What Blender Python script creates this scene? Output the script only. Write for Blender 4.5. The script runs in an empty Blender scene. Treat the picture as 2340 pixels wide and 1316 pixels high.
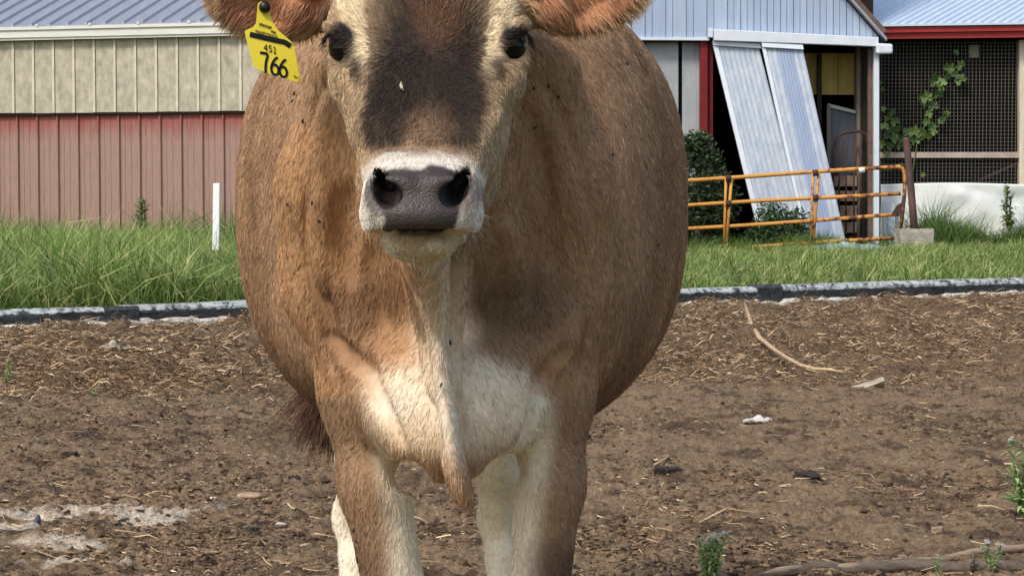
import bpy, bmesh, math, random
import numpy as np
from mathutils import Vector, Matrix

random.seed(7)
RNG = np.random.default_rng(7)
scene = bpy.context.scene
COL = scene.collection

# ------------------------------------------------------------------ camera
F = 5000.0                      # focal length in photo pixels (2340 wide)
CX, CY, HORIZON = 1170.0, 658.0, 423.0
CAM_Z = 1.0
PITCH = math.atan((CY - HORIZON) / F)
cam_data = bpy.data.cameras.new("camera")
cam_data.sensor_width = 36.0
cam_data.lens = 36.0 * F / 2340.0
cam_data.clip_end = 500.0
cam = bpy.data.objects.new("camera", cam_data)
COL.objects.link(cam)
cam.location = (0, 0, CAM_Z)
cam.rotation_euler = (math.pi / 2 - PITCH, 0, 0)
scene.camera = cam

# ------------------------------------------------------------------ sky and sun
SUN_EL, SUN_AZ = math.radians(48), math.radians(216)   # azimuth clockwise from +Y, where the light comes from
world = bpy.data.worlds.new("World")
scene.world = world
world.use_nodes = True
wn = world.node_tree
bgn = wn.nodes["Background"]
sky = wn.nodes.new("ShaderNodeTexSky")
sky.sky_type = 'NISHITA'
sky.sun_disc = False
sky.sun_elevation = SUN_EL
sky.sun_rotation = SUN_AZ
sky.dust_density = 2.5
sky.air_density = 1.2
wn.links.new(sky.outputs[0], bgn.inputs[0])
bgn.inputs[1].default_value = 0.15
sun_data = bpy.data.lights.new("sun", 'SUN')
sun_data.energy = 2.0
sun_data.angle = math.radians(12.0)
sun_data.color = (1.0, 0.93, 0.83)
sun = bpy.data.objects.new("sun", sun_data)
COL.objects.link(sun)
sdir = Vector((math.sin(SUN_AZ) * math.cos(SUN_EL), math.cos(SUN_AZ) * math.cos(SUN_EL), math.sin(SUN_EL)))
sun.rotation_euler = sdir.to_track_quat('Z', 'Y').to_euler()
scene.view_settings.view_transform = 'Standard'
scene.view_settings.look = 'None'
scene.view_settings.exposure = 0.36
scene.view_settings.gamma = 1.0

# ------------------------------------------------------------------ helpers
_cp, _sp = math.cos(PITCH), math.sin(PITCH)
def P(px, py, Y):
    """world point seen at photo pixel px, py and standing Y metres away"""
    a, b = px - CX, CY - py
    dx, dy, dz = a, F * _cp + b * _sp, -F * _sp + b * _cp
    s = Y / dy
    return Vector((dx * s, Y, CAM_Z + dz * s))
def Pz(px, py, z):
    """point on the horizontal plane at height z"""
    a, b = px - CX, CY - py
    dx, dy, dz = a, F * _cp + b * _sp, -F * _sp + b * _cp
    s = (z - CAM_Z) / dz
    return Vector((dx * s, dy * s, z))
def M(px, Y):
    return px * Y / F
def unproject(p):
    x, y, z = p[:, 0], p[:, 1], p[:, 2] - CAM_Z
    d = y * _cp - z * _sp
    u = y * _sp + z * _cp
    return CX + F * x / d, CY - F * u / d
def srgb(r, g, b):
    f = lambda c: (c / 12.92 if c <= .04045 else ((c + .055) / 1.055) ** 2.4)
    return (f(r / 255), f(g / 255), f(b / 255))

def tag(o, label=None, cat=None, group=None, kind=None):
    if label: o['label'] = label
    if cat: o['category'] = cat
    if group: o['group'] = group
    if kind: o['kind'] = kind
    return o
def empty(name, loc=(0, 0, 0)):
    o = bpy.data.objects.new(name, None)
    o.location = loc
    o.empty_display_size = 0.1
    COL.objects.link(o)
    return o
def link(name, me, mat=None, parent=None, smooth=False):
    o = bpy.data.objects.new(name, me)
    COL.objects.link(o)
    if mat is not None and len(me.materials) == 0:
        me.materials.append(mat)
    if parent is not None:
        o.parent = parent
        o.matrix_parent_inverse = Matrix.Translation(-parent.location) if parent.type == 'EMPTY' or True else None
    if smooth:
        me.polygons.foreach_set('use_smooth', [True] * len(me.polygons))
    return o
def mesh_np(name, verts, faces, mat=None, parent=None, smooth=False):
    """verts (n,3), faces (m,k) arrays -> mesh object"""
    me = bpy.data.meshes.new(name)
    verts = np.asarray(verts, np.float32); faces = np.asarray(faces, np.int32)
    k = faces.shape[1]
    me.vertices.add(len(verts)); me.vertices.foreach_set('co', verts.ravel())
    me.loops.add(faces.size); me.loops.foreach_set('vertex_index', faces.ravel())
    me.polygons.add(len(faces))
    me.polygons.foreach_set('loop_start', np.arange(0, faces.size, k, dtype=np.int32))
    me.polygons.foreach_set('loop_total', np.full(len(faces), k, np.int32))
    me.update(calc_edges=True)
    return link(name, me, mat, parent, smooth)
def mesh_py(name, verts, faces, mat=None, parent=None, smooth=False):
    me = bpy.data.meshes.new(name)
    me.from_pydata([tuple(v) for v in verts], [], faces)
    me.update()
    return link(name, me, mat, parent, smooth)
class MB:
    """collects simple solids into one mesh"""
    def __init__(s): s.v, s.f = [], []
    def add(s, vs, fs):
        o = len(s.v); s.v += [tuple(v) for v in vs]; s.f += [tuple(i + o for i in f) for f in fs]
        return s
    def box8(s, c):           # 8 corners: bottom ring 0-3, top ring 4-7
        return s.add(c, [(3, 2, 1, 0), (4, 5, 6, 7), (0, 1, 5, 4), (1, 2, 6, 5), (2, 3, 7, 6), (3, 0, 4, 7)])
    def box(s, x0, x1, y0, y1, z0, z1):
        return s.box8([(x0, y0, z0), (x1, y0, z0), (x1, y1, z0), (x0, y1, z0),
                       (x0, y0, z1), (x1, y0, z1), (x1, y1, z1), (x0, y1, z1)])
    def slab(s, a, b, c, d, n):   # quad a b c d extruded along vector n
        n = Vector(n)
        q = [Vector(a), Vector(b), Vector(c), Vector(d)]
        return s.box8([*q, *[p + n for p in q]])
    def tube(s, pts, r, seg=8, cap=True):
        pts = [Vector(p) for p in pts]
        rs = r if isinstance(r, (list, tuple)) else [r] * len(pts)
        vs, fs = [], []
        up = None
        for i, p in enumerate(pts):
            t = (pts[min(i + 1, len(pts) - 1)] - pts[max(i - 1, 0)]).normalized()
            if up is None:
                up = Vector((0, 0, 1)) if abs(t.z) < .9 else Vector((1, 0, 0))
            u = (up - t * up.dot(t)).normalized(); w = t.cross(u); up = u
            for k in range(seg):
                a = 2 * math.pi * k / seg
                vs.append(p + (u * math.cos(a) + w * math.sin(a)) * rs[i])
        for i in range(len(pts) - 1):
            for k in range(seg):
                a, b = i * seg + k, i * seg + (k + 1) % seg
                fs.append((a, b, b + seg, a + seg))
        if cap:
            fs.append(tuple(range(seg))[::-1]); fs.append(tuple(range((len(pts) - 1) * seg, len(pts) * seg)))
        return s.add(vs, fs)
    def build(s, name, mat, parent=None, smooth=False, bevel=0):
        o = mesh_py(name, s.v, s.f, mat, parent, smooth)
        if bevel:
            m = o.modifiers.new('bevel', 'BEVEL'); m.width = bevel; m.segments = 2; m.limit_method = 'ANGLE'
        return o

# ---- value noise in numpy
def _hash(ix, iy, iz, seed):
    n = (ix * 374761393 + iy * 668265263 + iz * 2147483647 + seed * 974711) & 0x7fffffff
    n = ((n ^ (n >> 13)) * 1274126177) & 0x7fffffff
    return ((n ^ (n >> 16)) & 0xffff) / 65535.0
def vnoise(x, y, z=None, seed=0):
    if z is None: z = np.zeros_like(x)
    ix, iy, iz = np.floor(x).astype(np.int64), np.floor(y).astype(np.int64), np.floor(z).astype(np.int64)
    fx, fy, fz = x - ix, y - iy, z - iz
    fx, fy, fz = [f * f * (3 - 2 * f) for f in (fx, fy, fz)]
    r = 0
    for a in (0, 1):
        for b in (0, 1):
            for c in (0, 1):
                w = (fx if a else 1 - fx) * (fy if b else 1 - fy) * (fz if c else 1 - fz)
                r = r + w * _hash(ix + a, iy + b, iz + c, seed)
    return r * 2 - 1
def fbm(x, y, z=None, oct=4, seed=0):
    r, a = 0, 1.0
    for i in range(oct):
        f = 2.03 ** i
        r = r + a * vnoise(x * f, y * f, None if z is None else z * f, seed + i)
        a *= .5
    return r
def sstep(a, b, x):
    t = np.clip((x - a) / (b - a), 0, 1)
    return t * t * (3 - 2 * t)

# ------------------------------------------------------------------ materials
def material(name, col, rough=.8, spec=.3, noise=None, col2=None, nscale=8, namount=.5, stretch=(1, 1, 1), bump=0, bscale=40, metal=0.0, coord='World', extra=None):
    m = bpy.data.materials.new(name); m.use_nodes = True
    nt = m.node_tree; b = nt.nodes['Principled BSDF']
    b.inputs['Roughness'].default_value = rough
    b.inputs['Specular IOR Level'].default_value = spec
    b.inputs['Metallic'].default_value = metal
    tc = nt.nodes.new('ShaderNodeTexCoord')
    mp = nt.nodes.new('ShaderNodeMapping'); mp.inputs['Scale'].default_value = stretch
    if coord == 'World':
        tc = nt.nodes.new('ShaderNodeNewGeometry'); nt.links.new(tc.outputs['Position'], mp.inputs[0])
    else:
        nt.links.new(tc.outputs[coord], mp.inputs[0])
    c4 = (*col, 1)
    if col2 is not None:
        n = nt.nodes.new('ShaderNodeTexNoise'); n.inputs['Scale'].default_value = nscale
        n.inputs['Detail'].default_value = 6; n.inputs['Roughness'].default_value = .65
        nt.links.new(mp.outputs[0], n.inputs['Vector'])
        r = nt.nodes.new('ShaderNodeValToRGB')
        r.color_ramp.elements[0].position = .5 - namount * .35
        r.color_ramp.elements[1].position = .5 + namount * .35
        r.color_ramp.elements[0].color = c4; r.color_ramp.elements[1].color = (*col2, 1)
        nt.links.new(n.outputs[0], r.inputs[0]); nt.links.new(r.outputs[0], b.inputs['Base Color'])
    else:
        b.inputs['Base Color'].default_value = c4
    if bump:
        n2 = nt.nodes.new('ShaderNodeTexNoise'); n2.inputs['Scale'].default_value = bscale; n2.inputs['Detail'].default_value = 5
        nt.links.new(mp.outputs[0], n2.inputs['Vector'])
        bp = nt.nodes.new('ShaderNodeBump'); bp.inputs['Strength'].default_value = bump; bp.inputs['Distance'].default_value = .01
        nt.links.new(n2.outputs[0], bp.inputs['Height']); nt.links.new(bp.outputs[0], b.inputs['Normal'])
    return m
def attr_material(name, attr, rough=.75, spec=.25, translucent=0.0, var=0.0, bump=0, bscale=60):
    """base colour read from a colour attribute on the mesh"""
    m = bpy.data.materials.new(name); m.use_nodes = True
    nt = m.node_tree; b = nt.nodes['Principled BSDF']
    b.inputs['Roughness'].default_value = rough; b.inputs['Specular IOR Level'].default_value = spec
    a = nt.nodes.new('ShaderNodeAttribute'); a.attribute_name = attr
    if var:
        tcv = nt.nodes.new('ShaderNodeTexCoord')
        nv = nt.nodes.new('ShaderNodeTexNoise'); nv.inputs['Scale'].default_value = 55; nv.inputs['Detail'].default_value = 7; nv.inputs['Roughness'].default_value = .75
        nt.links.new(tcv.outputs['Object'], nv.inputs['Vector'])
        mr = nt.nodes.new('ShaderNodeMapRange'); mr.inputs[1].default_value = .3; mr.inputs[2].default_value = .7; mr.inputs[3].default_value = 1 - var; mr.inputs[4].default_value = 1 + var
        nt.links.new(nv.outputs[0], mr.inputs[0])
        mx = nt.nodes.new('ShaderNodeMix'); mx.data_type = 'RGBA'; mx.blend_type = 'MULTIPLY'; mx.inputs[0].default_value = 1
        nt.links.new(a.outputs['Color'], mx.inputs[6]); nt.links.new(mr.outputs[0], mx.inputs[7]); nt.links.new(mx.outputs[2], b.inputs['Base Color'])
    else:
        nt.links.new(a.outputs['Color'], b.inputs['Base Color'])
    if bump:
        tc = nt.nodes.new('ShaderNodeTexCoord')
        n2 = nt.nodes.new('ShaderNodeTexNoise'); n2.inputs['Scale'].default_value = bscale; n2.inputs['Detail'].default_value = 5
        nt.links.new(tc.outputs['Object'], n2.inputs['Vector'])
        bp = nt.nodes.new('ShaderNodeBump'); bp.inputs['Strength'].default_value = bump; bp.inputs['Distance'].default_value = .01
        nt.links.new(n2.outputs[0], bp.inputs['Height']); nt.links.new(bp.outputs[0], b.inputs['Normal'])
    if translucent:
        tr = nt.nodes.new('ShaderNodeBsdfTranslucent'); nt.links.new(a.outputs['Color'], tr.inputs[0])
        mx = nt.nodes.new('ShaderNodeMixShader'); mx.inputs[0].default_value = translucent
        out = nt.nodes['Material Output']
        nt.links.new(b.outputs[0], mx.inputs[1]); nt.links.new(tr.outputs[0], mx.inputs[2]); nt.links.new(mx.outputs[0], out.inputs[0])
    return m
def set_color(o, name, cols, domain='POINT'):
    a = o.data.attributes.new(name, 'FLOAT_COLOR', domain)
    c = np.ones((len(cols), 4), np.float32); c[:, :3] = cols
    a.data.foreach_set('color', c.ravel())
# ================================================================== ground
ZK = .235                                    # top of the kerb
KA, KB = Pz(0, 706, ZK), Pz(2340, 637, ZK)
_kd = (KB - KA).normalized(); _kn = Vector((_kd.y, -_kd.x, 0))      # _kn points to the camera side
def kerb_coords(x, y):
    return (x - KA.x) * _kd.x + (y - KA.y) * _kd.y, (x - KA.x) * _kn.x + (y - KA.y) * _kn.y
def ground_base(x, y):
    t, s = kerb_coords(x, y)
    wdt = 3.9 + .32 * np.clip(t, -4, 12)
    mound = .16 * (1 - sstep(.12, 1.0, np.clip(s, 0, None) / wdt)) - (.100 + .022 * np.sin(t * 2.3) + .015 * np.sin(t * 5.1 + 1)) * np.exp(-(np.clip(s, 0, None) / .8) ** 2)
    far = .20 - .20 * sstep(3, 14, -s)
    return np.where(s > -.05, mound, np.where(s > -.25, .045 + (.05 + s) * -.78, far))
def ground_fine(x, y):
    t, s = kerb_coords(x, y)
    wdt = 3.9 + .32 * np.clip(t, -4, 12)
    onm = (1 - sstep(.75, 1.05, s / wdt)) * (s > 0)
    a = fbm(x * 2.2, y * 2.2, None, 3, 5) * (.012 + .034 * onm * sstep(0, .8, s)) + fbm(x * 9, y * 6, None, 4, 11) * (.013 + .024 * onm) + np.abs(fbm(x * 30, y * 22, None, 4, 19)) * (.015 + .009 * onm) - fbm(x * 60, y * 45, None, 2, 29) * .003
    return a * (s > -.1)
def gz(x, y):
    x, y = np.asarray(x, float), np.asarray(y, float)
    return ground_base(x, y) + ground_fine(x, y)

nu, nv = 660, 640
yy = np.concatenate([np.linspace(1.5, 4.8, 30, endpoint=False), 4.8 * (18.5 / 4.8) ** np.linspace(0, 1, 560, endpoint=False), np.linspace(18.5, 46, 50)])
uu = np.linspace(-1, 1, nu)
half = .30 * yy[:, None] + .8
uu = np.concatenate([np.linspace(-1, 1, nu - 24)]); side_ = (np.arange(1, 13) / 12.0) ** 1.5
X = np.concatenate([-(half + (16 - half * .3) * side_[None, ::-1]), uu[None, :] * half, half + (16 - half * .3) * side_[None, :]], 1); Yg = np.repeat(yy[:, None], nu, 1)
Zg = gz(X, Yg)
V = np.stack([X, Yg, Zg], -1).reshape(-1, 3)
i = np.arange(nv - 1)[:, None] * nu + np.arange(nu - 1)[None, :]
Fq = np.stack([i, i + 1, i + nu + 1, i + nu], -1).reshape(-1, 4)
x, y = V[:, 0], V[:, 1]
tk, sk = kerb_coords(x, y)
wdt = 3.9 + .32 * np.clip(tk, -4, 12)
onm = (1 - sstep(.75, 1.05, sk / wdt)) * (sk > 0)
c = np.empty((len(V), 3))
n1 = fbm(x * 1.6, y * 1.0, None, 4, 55); n2 = fbm(x * 9, y * 9, None, 4, 66); n3 = fbm(x * 30, y * 22, None, 3, 67)
base_c, dark_c, pale_c, straw_c = [np.array(srgb(*q)) for q in ((124, 104, 81), (77, 63, 49), (206, 192, 172), (150, 122, 92))]
m = sstep(-.1, .9, n2 * .7 + n3 * .5)[:, None]; c[:] = base_c * (1 - m) + dark_c * m
m = (onm * .8)[:, None]; c = c * (1 - m) + np.array(srgb(102, 84, 65)) * m
m = (sstep(.2, 1.0, n1 + .3 * n2) * .5 * (1 - onm))[:, None]; c = c * (1 - m) + dark_c * m
# bleached hard patches where the mud has worn thin
PALE_SPOTS = ((240, 1172, 240, 15), (90, 1178, 170, 12), (130, 1240, 130, 11), (200, 1285, 160, 11), (320, 1192, 130, 10), (30, 1210, 70, 9))
def pale_field(x, y):
    r = np.zeros(len(x))
    for px, py, rx, ry in PALE_SPOTS:
        q = Pz(px, py, 0.0); rX = M(rx, q.y); rY = abs(Pz(px, py - ry, 0.0).y - q.y)
        r = np.maximum(r, np.exp(-(((x - q.x) / rX) ** 2 + ((y - q.y) / rY) ** 2)))
    return sstep(.28, .60, r * (.8 + .45 * fbm(x * 9, y * 9, None, 4, 66)) + .12 * fbm(x * 30, y * 22, None, 3, 67))
pale = pale_field(x, y)
m = (pale * .62)[:, None]; c = c * (1 - m) + pale_c * m
m = ((sk < -.1) * 1.0)[:, None]; c = c * (1 - m) + np.array(srgb(58, 66, 34)) * m
ground = mesh_np('ground', V, Fq, attr_material('mud', 'tone', .92, .12, bump=1.0, bscale=95, var=.55), None, True)
set_color(ground, 'tone', c)
tag(ground, kind='structure')
far = MB().add([(-300, -30, -.12), (300, -30, -.12), (300, 400, -.12), (-300, 400, -.12)], [(0, 1, 2, 3)]).build('field', material('field', srgb(88, 100, 56), .9, .1, col2=srgb(70, 84, 44), nscale=2))
tag(far, kind='structure')

# ---- clods, straw and chips: uncountable litter
def ico_variants(nv_=12):
    v = np.array([(1, 0, 0), (.5, .87, .15), (-.5, .87, -.1), (-1, 0, .1), (-.5, -.87, 0), (.5, -.87, -.1), (0, 0, 1)], float)
    f = np.array([(0, 1, 6), (1, 2, 6), (2, 3, 6), (3, 4, 6), (4, 5, 6), (5, 0, 6)])
    out = []
    for _ in range(nv_):
        w = v * (.45 + .9 * RNG.random((7, 1))); w[6, :2] += RNG.normal(0, .35, 2); w[:6, 2] -= .35
        out.append(w)
    return out, f
ICO, ICOF = ico_variants()
def yard_points(n, near_bias=1.0, pxr=(-150, 2490)):
    """random spots on the yard, even per photo area so that near and far read alike"""
    py = 700 + (1400 - 700) * RNG.random(n) ** near_bias
    px = pxr[0] + (pxr[1] - pxr[0]) * RNG.random(n)
    d = (py - HORIZON)
    Y = .93 * F / d
    Xp = (px - CX) * Y / F
    return Xp, Y
def scatter_lumps(name, n, smin, smax, flat, tones, label_kind='stuff', bias=1.0):
    Xp, Yp = yard_points(n, bias)
    t, s = kerb_coords(Xp, Yp)
    ok = s > .12; Xp, Yp, s = Xp[ok], Yp[ok], s[ok]; n = len(Xp)
    # cluster: keep where noise is high
    keep = RNG.random(n) < np.clip(.38 + 1.1 * fbm(Xp * 1.9, Yp * 1.1, None, 3, 91), .06, 1)
    keep &= RNG.random(n) > .85 * pale_field(Xp, Yp)
    Xp, Yp = Xp[keep], Yp[keep]; n = len(Xp)
    sz = smin * (smax / smin) ** (RNG.random(n) ** 2.2)
    vs = np.zeros((n, 7, 3)); pick = RNG.integers(0, len(ICO), n)
    V0 = np.stack(ICO)[pick]
    sc = np.stack([.8 + .9 * RNG.random(n), .7 + .5 * RNG.random(n), flat * (.6 + .8 * RNG.random(n))], 1)
    a = RNG.random(n) * 2 * math.pi
    V0 = V0 * sc[:, None, :] * sz[:, None, None]
    ca, sa = np.cos(a)[:, None], np.sin(a)[:, None]
    vs[:, :, 0] = V0[:, :, 0] * ca - V0[:, :, 1] * sa + Xp[:, None]
    vs[:, :, 1] = V0[:, :, 0] * sa + V0[:, :, 1] * ca + Yp[:, None]
    vs[:, :, 2] = V0[:, :, 2] + gz(Xp, Yp)[:, None] + (sz * flat * .35)[:, None]
    fs = (ICOF[None] + (np.arange(n) * 7)[:, None, None]).reshape(-1, 3)
    tn = np.array([srgb(*q) for q in tones])[RNG.integers(0, len(tones), n)] * np.exp(.25 * RNG.standard_normal((n, 1)))
    o = mesh_np(name, vs.reshape(-1, 3), fs, attr_material(name + '_matter', 'tone', .92, .12, bump=.6, bscale=120), None, False)
    set_color(o, 'tone', np.repeat(tn, 7, 0))
    return o
tag(scatter_lumps('dirt_clods', 150000, .0022, .014, .60, ((102, 83, 64), (80, 64, 49), (118, 97, 75), (62, 50, 39), (136, 113, 88))), 'crumbled brown dirt clods strewn over the yard', 'dirt', kind='stuff')
tag(scatter_lumps('pale_chips', 3600, .0025, .014, .25, ((206, 186, 160), (184, 162, 134), (160, 138, 112), (220, 208, 190))), 'pale wood chips and grit on the muddy yard', 'chips', kind='stuff')

def ribbons(name, Xp, Yp, zp, ln, wd, yaw, pitch, bend, tint, mat, droop=0.0):
    """flat curved strips with two segments each"""
    n = len(Xp)
    d = np.stack([np.cos(yaw) * np.cos(pitch), np.sin(yaw) * np.cos(pitch), np.sin(pitch)], 1)
    sd = np.stack([-np.sin(yaw), np.cos(yaw), np.zeros(n)], 1)
    b = np.stack([-np.sin(yaw), np.cos(yaw), .3 * np.ones(n)], 1) * bend[:, None]
    P0 = np.stack([Xp, Yp, zp], 1)
    up = np.array([0, 0, 1.0])
    rows = []
    for k, (t, w) in enumerate(((0, 1), (.5, .9), (1, .0))):
        cpt = P0 + d * (ln * t)[:, None] + b * (ln * (t - .5) ** 2)[:, None] - up * (droop * ln * t * t)[:, None]
        off = (sd * .7 + up * .7) * (wd * w * .5)[:, None]
        rows += [cpt - off, cpt + off] if k < 2 else [cpt]
    vs = np.stack(rows, 1).reshape(-1, 3)
    f0 = np.array([(0, 1, 3), (0, 3, 2), (2, 3, 4)])
    fs = (f0[None] + (np.arange(n) * 5)[:, None, None]).reshape(-1, 3)
    o = mesh_np(name, vs, fs, mat, None, False)
    set_color(o, 'tone', np.repeat(tint, 5, 0))
    return o
STRAW_MAT = attr_material('straw', 'tone', .7, .25, translucent=.15)
def straw(name, n, on_mound, tones, lmin, lmax, wmm):
    Xp, Yp = yard_points(n)
    if on_mound:
        nc = max(1, n // 26); cxp, cyp = yard_points(nc); pk = RNG.integers(0, nc, n); use = RNG.random(n) < .6
        Xp = np.where(use, cxp[pk] + RNG.normal(0, .055, n), Xp); Yp = np.where(use, cyp[pk] + RNG.normal(0, .075, n), Yp)
    t, s = kerb_coords(Xp, Yp)
    wd_ = 3.9 + .32 * np.clip(t, -4, 12)
    om = (1 - sstep(.72, 1.04, s / wd_)) * (s > .06)
    keep = RNG.random(n) < (om * np.clip(.75 + .8 * fbm(Xp * 2.5, Yp * 2.0, None, 3, 17), .1, 1) if on_mound else (s > .06) * np.clip(.25 + .9 * fbm(Xp * 2, Yp * 2, None, 3, 23), .04, 1))
    Xp, Yp = Xp[keep], Yp[keep]; n = len(Xp)
    tn = np.array([srgb(*q) for q in tones])[RNG.integers(0, len(tones), n)] * np.exp(.3 * RNG.standard_normal((n, 1)))
    return ribbons(name, Xp, Yp, gz(Xp, Yp) + .003 + .030 * RNG.random(n) ** 2 * (1 if on_mound else .3), lmin + (lmax - lmin) * RNG.random(n) ** 1.8, wmm * (.6 + .8 * RNG.random(n)) / 1000,
                   RNG.random(n) * 6.283, np.clip(RNG.normal(.14 if on_mound else .06, .34 if on_mound else .1, n), -.1, 1.2), RNG.normal(0, .6, n), np.clip(tn, 0, .85), STRAW_MAT, .25)
tag(straw('straw', 380000, True, ((180, 152, 118), (154, 128, 97), (124, 101, 76), (94, 75, 57), (204, 178, 142)), .02, .12, 4.6), 'dry straw and trampled manure heaped along the kerb', 'straw', kind='stuff')
tag(straw('matted_straw', 560000, True, ((164, 138, 108), (140, 116, 90), (112, 91, 70), (86, 69, 53)), .015, .08, 3.8), 'matted dark straw litter covering the bank below the kerb', 'straw', kind='stuff')
tag(straw('loose_straw', 16000, False, ((196, 172, 134), (160, 132, 100), (120, 94, 72), (84, 64, 50)), .015, .12, 3.0), 'scattered straw bits lying on the flat mud', 'straw', kind='stuff')
tag(straw('straw_wisps', 4200, True, ((216, 196, 160), (196, 172, 134)), .05, .16, 3.4), 'bright long straw wisps on the manure bank', 'straw', kind='stuff')

# ---- kerb: black weathered rails on a pale footing
black_rail = material('weathered_rail', srgb(30, 31, 35), .75, .3, col2=srgb(70, 74, 76), nscale=9, namount=.5, stretch=(.7, 2, 3.5), bump=.8, bscale=30)
def peeled_lit_top(m, col, lo=.25, hi=.8):  # upper rail: pale peeling paint, plus a highlight painted into the colour
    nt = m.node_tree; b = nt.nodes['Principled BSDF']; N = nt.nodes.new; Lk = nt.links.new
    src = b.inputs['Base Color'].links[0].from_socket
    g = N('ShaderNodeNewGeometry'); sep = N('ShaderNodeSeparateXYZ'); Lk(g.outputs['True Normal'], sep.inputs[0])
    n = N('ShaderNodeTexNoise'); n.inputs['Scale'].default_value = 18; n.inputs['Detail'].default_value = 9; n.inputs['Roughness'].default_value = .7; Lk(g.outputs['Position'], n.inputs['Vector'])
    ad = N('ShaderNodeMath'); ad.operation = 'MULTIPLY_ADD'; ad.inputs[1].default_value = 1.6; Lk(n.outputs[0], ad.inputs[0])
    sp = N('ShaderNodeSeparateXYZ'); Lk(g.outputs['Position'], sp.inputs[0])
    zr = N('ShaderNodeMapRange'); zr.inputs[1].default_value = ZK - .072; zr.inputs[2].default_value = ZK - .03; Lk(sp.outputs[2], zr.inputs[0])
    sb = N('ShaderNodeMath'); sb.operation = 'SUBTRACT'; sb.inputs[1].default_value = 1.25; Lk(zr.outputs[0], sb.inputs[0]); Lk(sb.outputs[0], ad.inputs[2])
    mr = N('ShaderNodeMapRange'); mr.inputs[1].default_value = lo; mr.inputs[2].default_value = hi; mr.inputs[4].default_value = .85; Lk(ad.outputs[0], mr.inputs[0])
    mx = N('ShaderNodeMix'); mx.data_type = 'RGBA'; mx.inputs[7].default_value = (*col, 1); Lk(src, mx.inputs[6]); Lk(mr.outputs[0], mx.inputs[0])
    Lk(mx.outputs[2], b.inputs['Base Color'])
peeled_lit_top(black_rail, srgb(196, 202, 200), .38, .62)
footing_mat = material('pale_footing', srgb(228, 224, 214), .9, .15, col2=srgb(176, 166, 150), nscale=16, namount=.7, bump=1.0, bscale=22)
def kpt(t, s, z):
    return KA + _kd * t + _kn * s + Vector((0, 0, z - KA.z))
TJ1 = kerb_coords(*Pz(295, 700, ZK).xy)[0]; TJ2 = kerb_coords(*Pz(1792, 655, ZK).xy)[0]
TE = (KB - KA).length
def kerb_piece(name, t0, t1, s0, s1, z0, z1, mat, label, cat, wob, seed, n=60):
    """long weathered beam with a slightly rounded, chipped section"""
    ts = np.linspace(t0, t1, n)
    prof = [(s0, z0), (s0, z1 - .02), (s0 + .02, z1), ((s0 + s1) / 2, z1 + .004), (s1 - .022, z1), (s1, z1 - .022), (s1 + .004, (z0 + z1) / 2), (s1, z0)]
    vs, fs = [], []
    for i_, t in enumerate(ts):
        for j, (s, z) in enumerate(prof):
            w = float(vnoise(np.array([t * (19.0 if name == 'footing' else 5.0) + seed]), np.array([j * 3.1]))[0]); w2 = float(vnoise(np.array([t * 1.1 + seed]), np.array([7.0]))[0])
            vs.append(kpt(t, s + w * wob, z + (w * wob * .7 if z > z0 else 0) + w2 * wob))
    m_ = len(prof)
    for i_ in range(n - 1):
        for j in range(m_):
            a, b = i_ * m_ + j, i_ * m_ + (j + 1) % m_
            fs.append((a, b, b + m_, a + m_))
    fs.append(tuple(range(m_))[::-1]); fs.append(tuple(range((n - 1) * m_, n * m_)))
    o = mesh_py(name, vs, fs, mat)
    return tag(o, label, cat)
RAILG = 'black rails edging the grass'
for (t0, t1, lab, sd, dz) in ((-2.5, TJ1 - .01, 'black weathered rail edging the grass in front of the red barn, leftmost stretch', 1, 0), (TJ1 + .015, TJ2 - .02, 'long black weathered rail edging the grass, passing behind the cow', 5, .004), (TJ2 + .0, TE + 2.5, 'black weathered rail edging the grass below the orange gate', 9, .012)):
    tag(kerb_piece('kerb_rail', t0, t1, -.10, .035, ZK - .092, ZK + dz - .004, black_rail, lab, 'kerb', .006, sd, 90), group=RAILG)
# joints: dark sleeves over the rail ends
for tj, lab in ((TJ1, 'dark peeling joint wrap on the black rail in front of the red barn'), (TJ2 - .07, 'dark tar joint wrap on the black rail below the leaning doors')):
    tag(kerb_piece('joint_wrap', tj - .13, tj + .10, -.11, .048, ZK - .135, ZK + .006, material('tar', srgb(36, 37, 40), .7, .3, col2=srgb(78, 82, 84), nscale=22, bump=.8), lab, 'wrap', .012, tj, 14))
foot = kerb_piece('footing', -2.5, TE + 2.5, -.16, .055, .02, ZK - .096, footing_mat, 'pale crumbling concrete footing under the black rails', 'footing', .014, 3, 620)

# ================================================================== grass beyond the kerb
GRASS_MAT = attr_material('grass', 'tone', .65, .25, translucent=.35)
def grass(name, n, region, hmin, hmax, wmm, tones, lean=.35, label='', gx=None):
    Xp, Yp = region(n)
    n = len(Xp)
    cl = fbm(Xp * 2.2, Yp * 2.2, None, 3, 43)
    h = (hmin + (hmax - hmin) * RNG.random(n)) * np.clip(1 + .75 * cl, .35, 2.0)
    yaw = RNG.random(n) * 6.283
    pit = np.clip(RNG.normal(1.25, .25, n), .4, 1.5)
    tn = np.array([srgb(*q) for q in tones])[RNG.integers(0, len(tones), n)] * np.exp(.22 * RNG.standard_normal((n, 1)) + .22 * cl[:, None])
    d = ribbons(name, Xp, Yp, gz(Xp, Yp) - .01, h, wmm * (.6 + .8 * RNG.random(n)) / 1000, yaw, pit, RNG.normal(0, .5, n), tn, GRASS_MAT, lean)
    return tag(d, label, 'grass', kind='stuff')
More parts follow.
